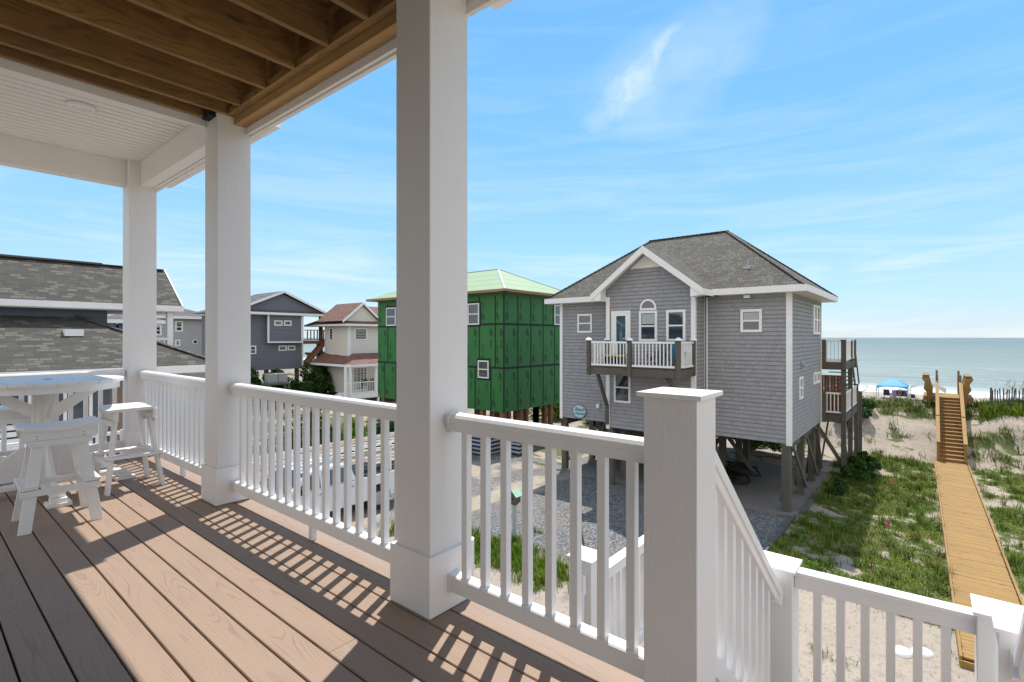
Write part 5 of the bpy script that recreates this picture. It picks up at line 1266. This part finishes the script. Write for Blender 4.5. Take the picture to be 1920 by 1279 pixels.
for k in range(5): mb.box(24.6+.28*k, 24.6+.28*k+.26, 8.1, 9.7, G+.17*(k+1), G+.17*(k+1)+.04)
mb.build('tread', 'pile', sp_); mb = MB(); mb.bar((24.6, 8.1, G+.1), (26.0, 8.1, G+.95), .05, .2); mb.bar((24.6, 9.7, G+.1), (26.0, 9.7, G+.95), .05, .2); mb.build('stringer', 'greywood', sp_)
# ---- lumber
def lumber(x, y, L_, nw, nh_, lab, z=None, mats=('greywood', 'osb', 'blind'), ang=0):
    z = float(height(x, y)) if z is None else z; t = thing('lumber_stack', lab, 'lumber', (x, y, z), 'lumber stacks behind the truck')
    mb = MB()
    for a in range(nh_):
        for k in range(nw): e = random.uniform(-.25, .25); mb.box(x+e, x+e+L_, y+.15*k, y+.15*k+.14, z+.12+.045*a, z+.12+.045*a+.038, mi=random.choice((0, 0, 1, 1, 2)), L=0)
    mb.build('boards', list(mats), t); mb = MB()
    for f in (.15, .5, .85): mb.box(x+L_*f, x+L_*f+.09, y-.05, y+.15*nw+.05, z-.03, z+.118)
    mb.build('bearer', 'newwood2', t)
lumber(10.2, 18.3, 4.9, 8, 9, 'long stack of mixed boards directly behind the white truck')
lumber(12.6, 20.0, 4.9, 7, 6, 'low stack of pale boards on the grass, farthest from the truck')
lumber(15.6, 17.9, 3.6, 7, 8, 'lumber stack behind the large column, near the green house')
lumber(7.6, 20.2, 3.6, 6, 4, 'low lumber pile left of the truck cab, on the grass')
# ---- pickup truck
tx, ty, tz = 6.0, 14.6, G
tr = thing('pickup_truck', 'white crew-cab pickup truck with a ladder rack, parked behind the railing', 'truck', (tx+2.9, ty+1, tz))
def T_(x, y, z): return (tx+x, ty+y, tz+z)
def arch(xc, r=.47): return [(xc-r*math.cos(math.pi*i/10), .42+r*math.sin(math.pi*i/10)) for i in range(11)]
prof = [(.05, .45), (.02, .72), (.06, 1.02), (.35, 1.12), (1.35, 1.20), (5.62, 1.22), (5.70, 1.15), (5.72, .55), (5.55, .45)]
bottom = [p for p in arch(4.52)][::-1]+[p for p in arch(.95)][::-1]
pts = [(.05, .45), (.02, .72), (.06, 1.0), (.35, 1.10), (1.35, 1.18), (3.62, 1.20), (5.26, 1.22), (5.32, 1.12), (5.32, .55), (5.15, .42)]+bottom+[(.30, .42)]
mb = MB(); mb.poly_prism([T_(x, 0, z) for x, z in pts], (0, 1.95, 0)); body = sub(mb.build('body', 'car', tr, bevel=.02))
mb = MB(); q = [(1.30, 1.19), (1.95, 1.72), (2.2, 1.79), (3.25, 1.79), (3.48, 1.70), (3.66, 1.21)]
def cabp(mb, q, y0, y1, ins): 
    A_ = [T_(x, y0+ins*max(0, (z-1.19))/.6, z) for x, z in q]; B_ = [T_(x, y1-ins*max(0, (z-1.19))/.6, z) for x, z in q]; n = len(q)
    mb.face(A_[::-1]); mb.face(B_)
    for i in range(n): j = (i+1) % n; mb.face([A_[i], A_[j], B_[j], B_[i]])
cabp(mb, q, .04, 1.91, .14); mb.build('cab', 'car', tr, bevel=.02)
mb = MB()
for w_ in ([(1.58, 1.24), (2.02, 1.66), (2.38, 1.70), (2.38, 1.24)], [(2.46, 1.24), (2.46, 1.70), (3.16, 1.70), (3.36, 1.64), (3.48, 1.24)]):
    A_ = [T_(x, .028+.14*(z-1.19)/.6, z) for x, z in w_]; mb.poly_prism(A_, (0, .02, 0)); A_ = [T_(x, 1.90-.14*(z-1.19)/.6, z) for x, z in w_]; mb.poly_prism(A_, (0, .02, 0))
ws = [T_(1.34, .16, 1.235), T_(1.93, .26, 1.71), T_(1.93, 1.69, 1.71), T_(1.34, 1.79, 1.235)]; mb.poly_prism([(a-.03, b_, c_+.02) for a, b_, c_ in ws], (.02, 0, 0))
mb.build('cab_windows', 'glass', tr)
mb = MB(); mb.box(tx+3.75, tx+5.22, ty+.10, ty+1.85, tz+1.205, tz+1.235); mb.build('bed_opening', 'dark', tr)
mb = MB()
for xx in (2.42, 3.66): mb.box(tx+xx-.006, tx+xx+.006, ty-.004, ty+.001, tz+.5, tz+1.18)
mb.build('door_seam', 'dark', body)
mb = MB(); mb.box(tx+2.2, tx+2.36, ty-.03, ty-.003, tz+1.03, tz+1.07); mb.box(tx+3.35, tx+3.5, ty-.03, ty-.003, tz+1.03, tz+1.07); mb.build('door_handle', 'chrome', body)
mb = MB(); mb.poly_prism([T_(5.18, -.006, .95), T_(5.33, -.006, .95), T_(5.33, -.006, 1.20), T_(5.20, -.006, 1.20)], (0, .12, 0)); mb.build('tail_light', 'red', body)
mb = MB(); mb.box(tx+5.32, tx+5.45, ty+.05, ty+1.9, tz+.48, tz+.68); mb.box(tx-.08, tx+.04, ty+.05, ty+1.9, tz+.42, tz+.66); mb.build('bumper', 'chrome', tr, bevel=.02)
mb = MB(); mb.box(tx+1.55, tx+1.72, ty-.24, ty-.02, tz+1.22, tz+1.42); mb.build('side_mirror', 'dark', tr, bevel=.02)
for xc in (.95, 4.52):
    for yc, sg in ((.02, -1), (1.93, 1)):
        mb = MB(); mb.tube(T_(xc, yc, .40), T_(xc, yc-sg*.26, .40), .40, n=28); wh = sub(mb.build('wheel', 'rubber', tr, bevel=.03))
        mb = MB(); mb.tube(T_(xc, yc+sg*.012, .40), T_(xc, yc-sg*.05, .40), .235, n=20); mb.build('rim', 'chrome', wh, bevel=.015)
mb = MB()
for xx in (1.9, 3.8, 5.1):
    for yy in (.16, 1.79): mb.bar(T_(xx, yy, 1.2 if xx > 3.7 else 1.76), T_(xx, yy, 2.12), .05, .05)
    mb.bar(T_(xx, .10, 2.12), T_(xx, 1.85, 2.12), .05, .05)
for yy in (.16, 1.79): mb.bar(T_(.9, yy, 2.08), T_(5.8, yy, 2.08), .05, .05)
mb.build('ladder_rack', 'vinyl', tr)
def ladder(x0, x1, y0, z, lab):
    t = thing('ladder', lab, 'ladder', (x0, y0, z), 'ladders on the truck rack'); mb = MB()
    for yy in (y0, y0+.42): mb.bar((x0, yy, z), (x1, yy, z), .03, .09)
    mb.build('side_rails', 'vinyl', t); mb = MB(); n = int((x1-x0)/.3)
    for k in range(1, n): mb.tube((x0+.3*k, y0, z), (x0+.3*k, y0+.42, z), .018, n=6)
    mb.build('rungs', 'metal', t)
ladder(tx+.6, tx+6.6, ty+.22, tz+2.20, 'white ladder on the near side of the truck rack')
ladder(tx+1.2, tx+7.4, ty+1.05, tz+2.20, 'white ladder on the far side of the truck rack')
o = thing('board_bundle', 'bundle of pale boards carried on top of the truck ladder rack', 'boards', (tx+3, ty+.8, tz+2.25)); mb = MB()
for k in range(9): e = random.uniform(-.4, .4); mb.box(tx+2.4+e, tx+6.9+e, ty+.68+.11*(k % 3), ty+.68+.11*(k % 3)+.10, tz+2.16+.04*(k//3), tz+2.16+.04*(k//3)+.035, mi=k % 2, L=0)
mb.build('boards', ['newwood', 'osb'], o)
# ================================================================ OTHER HOUSES
# --- left neighbour (mixed shingle roofs)
nb = thing('neighbour_house', 'dark slate house with two large mixed grey shingle roofs at far left', 'house', (1, 18, G))
Wn = Wall('y', 16.5); Wl = Wall('y', 14.6)
mb = MB(); lap(mb, Wn, -9, 3.45, 1.2, 2.15, .16); mb.box(-9, 3.44, 16.51, 19.5, 1.2, 2.14); mb.build('upper_wall', 'navy', nb)
mb = MB(); E0, E1 = 16.05, 19.15; ZE = 2.17; RZ = ZE+1.55*.74
roof_face(mb, [(-9, E0, ZE), (5.02, E0, ZE), (5.02, (E0+E1)/2, RZ), (-9, (E0+E1)/2, RZ)]); roof_face(mb, [(-9, E1, ZE), (5.02, E1, ZE), (5.02, (E0+E1)/2, RZ), (-9, (E0+E1)/2, RZ)])
ur = sub(mb.build('roof', 'roofB', nb)); mb = MB(); mb.bar((-9, 17.6, RZ+.02), (3.55, 17.6, RZ+.02), .22, .045); mb.bar((3.55, 17.6, RZ+.008), (5.0, 17.6, RZ+.008), .2, .02); mb.build('ridge_cap', 'ridge', ur)
mb = MB(); mb.box(-9, 5.05, E0-.04, E0-.005, ZE-.13, ZE+.02); mb.poly_prism([(5.025, E0, ZE-.13), (5.025, E0, ZE+.03), (5.025, 17.6, RZ+.03), (5.025, E1, ZE+.03), (5.025, E1, ZE-.13), (5.025, 17.6, RZ-.13)], (.03, 0, 0)); mb.box(-9, 5.0, E0, 16.5, ZE-.15, ZE-.135); mb.box(3.45, 5.0, 16.5, 19.1, ZE-.15, ZE-.135); mb.build('eave_trim', 'ftrim', nb)
lz = .62; lx1, lx0, ly0 = 5.35, -9, 14.0; k_ = 2.5
mb = MB(); top_ = (lx1-k_, 16.5, lz+k_*.49)
roof_face(mb, [(lx0, ly0, lz), (lx1, ly0, lz), top_, (lx0, 16.5, lz+k_*.49)]); roof_face(mb, [(lx1, ly0, lz), (lx1, 19.0, lz), (lx1-k_, 19.0, lz+k_*.49), top_])
lr = sub(mb.build('lower_roof', 'roofB', nb)); mb = MB(); ridge_caps(mb, (lx1, ly0, lz), top_, .17); mb.build('hip_cap', 'roofB', lr)
xv, zv = onY(137, 622, 15.6); zv = lz+(15.6-ly0)*.49; mb = MB(); mb.box(xv-.17, xv+.17, 15.45, 15.75, zv-.05, zv+.11); mb.build('roof_vent', 'ftrim', lr)
mb = MB(); mb.box(lx0, lx1+.03, ly0-.035, ly0-.003, lz-.16, lz+.015); mb.box(lx1+.0, lx1+.03, ly0, 19.0, lz-.16, lz+.015); mb.box(lx0, lx1, ly0, 14.6, lz-.17, lz-.165+.0); mb.build('lower_eave_trim', 'ftrim', nb)
mb = MB(); lap(mb, Wl, -9, 3.1, -4.0, .45, .16); mb.box(-9, 3.08, 14.61, 16.4, -4.0, .44); nw = sub(mb.build('lower_wall', 'navy', nb))
mb = MB(); mb.box(3.1, 5.1, 15.9, 16.0, -4.0, .44); mb.box(3.1, 5.2, 14.2, 16, -1.75, -1.65); mb.build('porch_recess', 'tan', nb)
for a0, a1 in ((1.72, 2.18), (2.28, 2.78)): window(nw, Wl, a0, a1, -1.5, .3, sash=False, fr=.06)
window(nw, Wl, -.1, .9, -1.2, .1, fr=.08)
mb = MB()
for k in range(7): mb.box(-1.0, 1.72, 14.50, 14.53, -1.0+.14*k, -.90+.14*k)
mb.build('white_shutter', 'ftrim', nw)
rail_run(nb, (1.2, 13.3, 0), (5.0, 13.3, 0), -1.6, -.7, nm='porch_rail', sp=.14); mb = MB(); mb.box(-1, 5.1, 13.2, 14.58, -1.80, -1.68); mb.build('porch_floor', 'ftrim', nb)
for x in (1.2, 3.2, 5.0): mb = MB(); mb.box(x-.07, x+.07, 13.25, 13.39, G, -.6); mb.build('porch_post', 'ftrim', nb)
xq, _ = onY(317, 610, 16.3); mb = MB(); mb.box(xq-.07, xq+.07, 16.2, 16.34, -.5, ZE-.14); mb.build('roof_post', 'ftrim', nb); rail_run(nb, (3.5, 16.25, 0), (xq, 16.25, 0), .55, 1.28, nm='upper_rail', sp=.12)
# --- generic siding house
def zsiding(mb, W, a0, a1, z0, z1, c=.2, lip=.018): lap(mb, W, a0, a1, z0, z1, c, lip)
# --- slate blue house
sh = thing('slate_house', 'slate blue house with a front pediment and brown deck towers, between the columns', 'house', (20, 48, G))
SY = 45.0; Wz = Wall('y', SY); sx0, sx1 = 17.5, 23.94
mb = MB(); zsiding(mb, Wz, sx0, sx1, -1.55, 3.35, .32, .03); mb.box(sx0, sx1, SY+.01, 51, -1.55, 3.3); sw = sub(mb.build('wall', 'slate', sh))
bx_ = (onY(498, 600, SY)[0], onY(561, 600, SY)[0]); Wq = Wall('y', SY-.5)
mb = MB(); zsiding(mb, Wq, bx_[0], bx_[1], .92, 3.3, .32, .03); mb.box(bx_[0], bx_[1], SY-.49, SY, .92, 3.3); mb.build('bay', 'slate', sw)
mb = MB()
for a in (bx_[0], bx_[1]): Wq.box(mb, a-.08, a+.08, .85, 3.3, 0, .05)
Wq.box(mb, bx_[0], bx_[1], .83, .95, .0, .045); Wz.box(mb, sx1-.12, sx1+.02, -1.6, 3.35, 0, .05); Wz.box(mb, sx0, sx0+.14, -1.6, 3.35, 0, .05); mb.build('trim_board', 'ftrim', sh)
mb = MB(); hip_roof(mb, sx0-.6, 26.5, SY-.9, 51.8, 3.48, .42)
pk = (21.8, 5.45); gl, gr_ = 17.4, 26.2
for a in (gl, gr_): roof_face(mb, [(a, SY-.75, 3.55), (pk[0], SY-.75, pk[1]), (pk[0], 50, pk[1]), (a, 50, 3.55)])
mb.build('roof', 'roofC', sh)
mb = MB(); mb.face([(gl+.5, SY-.35, 3.6), (gr_-.5, SY-.35, 3.6), (pk[0], SY-.35, pk[1]-.22)]); mb.build('pediment', 'slate', sh)
mb = MB(); 
for a in (gl, gr_): mb.poly_prism([(a, SY-.8, 3.55), (pk[0], SY-.8, pk[1]+.02), (pk[0], SY-.8, pk[1]-.18), (a, SY-.8, 3.36)], (0, .04, 0))
mb.box(sx0-.6, 26.5, SY-.94, SY-.9, 3.30, 3.49); mb.box(sx0-.6, 26.5, SY-.9, SY, 3.28, 3.30); mb.build('eave_trim', 'ftrim', sh)
pxwin(sw, Wq, 514, 601, 529, 611, sash=False, fr=.1); pxwin(sw, Wq, 532, 601, 546, 611, sash=False, fr=.1)
pxwin(sw, Wz, 522, 648, 537, 658, sash=False, fr=.1); pxwin(sw, Wz, 539, 648, 553, 657, sash=False, fr=.1); pxwin(sw, Wz, 468, 648, 480, 664, fr=.1)
for x in (18, 20.7, 23.5, 25.9, 28.3):
    for y in (SY+.3, 50): mb = MB(); mb.box(x-.14, x+.14, y-.14, y+.14, G-.3, 3.3 if x > 24 and x < 27 else (-1.5 if x < 24 else .8)); mb.build('pile', 'greywood', sh)
dk = MB()
for z in (1.0, -1.15): dk.box(24.0, 26.3, SY-.1, SY+4, z-.30, z)
dk.box(26.3, 28.5, SY+.6, SY+4, -.45, -.2); dk.bar((24.2, SY, -1.1), (26.2, SY, 1.0), .9, .25); dk.bar((26.2, SY+.2, -3), (28.2, SY+.2, -.3), .9, .25)
dd = sub(dk.build('deck_tower', 'redwood', sh))
for z in (1.0, -1.15): rail_run(dd, (24.0, SY-.1, 0), (26.3, SY-.1, 0), z+.1, z+1.0, 'redwood', .3, .05, 'deck_rail')
rail_run(dd, (26.3, SY+.6, 0), (28.5, SY+.6, 0), -.1, .75, 'redwood', .3, .05, 'deck_rail')
ap_ = thing('equipment_platform', 'small wooden platform in front of the hedge carrying two grey units', 'platform', (20.4, 41.5, G))
xa, xb = onY(500, 710, 41.2)[0], onY(541, 710, 41.2)[0]
mb = MB(); mb.box(xa, xb, 40.9, 42.2, -2.55, -2.4); mb.build('deck', 'pile', ap_)
for x in (xa+.1, (xa+xb)/2+.5, xb-.1): mb = MB(); mb.box(x-.07, x+.07, 40.95, 41.1, G-.2, -2.56); mb.build('leg', 'pile', ap_)
for k, (fx, lab) in enumerate(((.3, 'grey air conditioning unit on the wooden platform, left one'), (.75, 'grey air conditioning unit on the wooden platform, right one'))):
    x = xa+(xb-xa)*fx; t = thing('ac_unit', lab, 'ac unit', (x, 41.6, -2.4), 'air conditioning units'); mb = MB(); mb.box(x-.38, x+.38, 41.2, 41.95, -2.39, -1.65); mb.build('casing', 'metal', t, bevel=.03); mb = MB(); mb.lathe([(.3, -1.64), (.28, -1.60), (0, -1.60)], (x, 41.58, 0), 14); mb.build('fan_grille', 'dark', t)
# --- light grey house
fh = thing('pale_grey_house', 'pale grey two-storey house with a small round window, behind the far column', 'house', (17, 62, G))
FY = 58; Wf2 = Wall('y', FY); mb = MB(); zsiding(mb, Wf2, 11, 21.0, G, 3.3, .35, .03); mb.box(11, 21, FY+.01, 68, G, 3.3); fw2 = sub(mb.build('wall', 'lgrey', fh))
mb = MB(); hip_roof(mb, 10.4, 21.6, FY-.6, 69, 3.42, .34); mb.build('roof', 'roofC', fh); mb = MB(); fascia_ring(mb, 10.4, 21.6, FY-.6, 69, 3.42, .25); mb.build('eave_trim', 'ftrim', fh)
pxwin(fw2, Wf2, 328, 602, 343, 622, fr=.15); pxwin(fw2, Wf2, 328, 637, 338, 649, fr=.12); pxwin(fw2, Wf2, 290, 609, 303, 629, fr=.15)
xr_, zr2 = onY(365.5, 641, FY); mb = MB(); mb.tube((xr_, FY-.02, zr2), (xr_, FY-.10, zr2), .26, n=18); rw = sub(mb.build('round_window', 'ftrim', fh)); mb = MB(); mb.tube((xr_, FY-.1, zr2), (xr_, FY-.11, zr2), .17, n=18); mb.build('pane', 'glass', rw)
# --- cream house
ch = thing('cream_house', 'cream house with red-brown roofs and a white corner porch, left of the green house', 'house', (30, 43, G))
CX0, CY0 = 25.5, 39.9; Wc = Wall('y', CY0); Wd = Wall('x', CX0)
mb = MB(); zsiding(mb, Wc, CX0, 35, -3.7, 2.4, .26, .025); zsiding(mb, Wd, CY0, 43.9, -3.7, 2.4, .26, .025); mb.box(CX0+.01, 35, CY0+.01, 43.9, -3.7, 2.38); cw = sub(mb.build('wall', 'cream', ch))
mb = MB(); hip_roof(mb, CX0-.6, 35.6, CY0-.6, 46.5, 2.5, .52)
gxc = onY(681, 570, CY0-.3)[0]; gzt = onY(681, 567, CY0-.3)[1]
for sg in (-1, 1): roof_face(mb, [(gxc, CY0-.35, gzt), (gxc, 44, gzt), (gxc+sg*2.1, 44, gzt-1.72), (gxc+sg*2.1, CY0-.35, gzt-1.72)])
mb.build('roof', 'roofR', ch)
mb = MB(); mb.face([(gxc-1.9, CY0-.05, gzt-1.70), (gxc+1.9, CY0-.05, gzt-1.70), (gxc, CY0-.05, gzt-.15)]); mb.build('gable', 'cream', ch)
mb = MB()
for sg in (-1, 1): mb.poly_prism([(gxc, CY0-.38, gzt+.02), (gxc+sg*2.1, CY0-.38, gzt-1.70), (gxc+sg*2.1, CY0-.38, gzt-1.90), (gxc, CY0-.38, gzt-.2)], (0, .04, 0))
fascia_ring(mb, CX0-.6, 35.6, CY0-.6, 46.5, 2.5, .16); Wc.box(mb, CX0-.03, CX0+.18, -3.7, 2.4, 0, .04); Wd.box(mb, CY0, CY0+.15, -3.7, 2.4, 0, .04); mb.build('trim_board', 'ftrim', ch)
pxwin(cw, Wc, 664, 615, 688, 638, sash=False, fr=.12); pxwin(cw, Wd, 618, 615, 625, 638, sash=False, fr=.1); pxwin(cw, Wd, 618, 662, 625, 674, sash=False, fr=.1)
mb = MB(); px0, px1, py0 = 24.2, 31.5, 37.6
zt2 = -.12; ze2 = -1.02
roof_face(mb, [(px0, py0, ze2), (px1, py0, ze2), (px1-1.4, CY0, zt2), (CX0+.4, CY0, zt2)]); roof_face(mb, [(px0, py0, ze2), (px0, 44.4, ze2), (CX0, 44, zt2), (CX0+.4, CY0, zt2)]); roof_face(mb, [(px1, py0, ze2), (px1, CY0, ze2), (px1-1.4, CY0, zt2)])
mb.build('porch_roof', 'roofR', ch); mb = MB(); mb.box(px0, px1, py0-.04, py0, ze2-.18, ze2+.01); mb.box(px0-.04, px0, py0, 44.4, ze2-.18, ze2+.01); mb.box(px0, px1, py0, CY0, ze2-.2, ze2-.181); mb.box(px0+.1, px1-.1, py0+.2, CY0, -3.75, -3.55); mb.box(px0+.1, px1-.1, py0+.15, py0+.19, -3.95, -3.5); mb.build('porch_trim', 'ftrim', ch)
for px_ in (648, 657, 705, 709): x = onY(px_, 700, py0+.25)[0]; mb = MB(); mb.box(x-.09, x+.09, py0+.16, py0+.34, G if px_ in (648, 709) else -3.55, ze2-.19); mb.build('porch_post', 'ftrim', ch)
xa, xm, xb = [onY(p, 720, py0+.25)[0] for p in (650, 679, 705)]
for a_, b_ in ((xa, xm), (xm, xb)): rail_run(ch, (a_, py0+.25, 0), (b_, py0+.25, 0), -3.45, -2.55, sp=.16, nm='porch_rail')
window(cw, Wc, *[onY(p, 700, CY0)[0] for p in (662, 688)], -3.5, -1.35, sash=False, cols=4, fr=.1, name='french_door', grid=(8, 5))
mb = MB()
for k in range(7): mb.box(px0-.3-.3*k, px0-.0-.3*k, 38.3, 39.6, -3.68-.14*k, -3.62-.14*k)
mb.build('porch_steps', 'ftrim', ch); mb = MB()
for k in range(40): x = px0+.2+.18*k; mb.box(x, x+.03, py0+.3, py0+.33, G, -3.8)
mb.build('lattice', 'greywood', ch)
# --- far tan and blue houses
def small_house(nm, lab, x0, x1, y0, y1, zt, mat, roof, gz=1.6, win=()):
    t = thing(nm, lab, 'house', ((x0+x1)/2, (y0+y1)/2, G)); W_ = Wall('y', y0); mb = MB(); zsiding(mb, W_, x0, x1, G, zt, .35, .03); mb.box(x0, x1, y0+.01, y1, G, zt); w_ = sub(mb.build('wall', mat, t))
    mb = MB(); hip_roof(mb, x0-.5, x1+.5, y0-.5, y1+.5, zt+.1, .4); mb.build('roof', roof, t); mb = MB(); fascia_ring(mb, x0-.5, x1+.5, y0-.5, y1+.5, zt+.1, .2); mb.build('eave_trim', 'ftrim', t)
    for q in win: pxwin(w_, W_, *q, fr=.12)
small_house('blue_house', 'bright blue house glimpsed between the slate neighbour and the corner column', onY(214, 600, 36)[0], onY(214, 600, 36)[0]+1.9, 36, 38.2, onY(220, 603, 36)[1], 'blue', 'roofC', win=((217, 604, 222, 620),))
small_house('tan_house', 'tan house with a pinkish roof, far behind the dark slate neighbour', onY(180, 600, 62)[0], onY(226, 600, 62)[0], 62, 70, onY(210, 612, 62)[1], 'tan', 'roofR')
#@@NEXT@@
for o in list(bpy.data.objects):
    if '_base' in o: del o['_base']
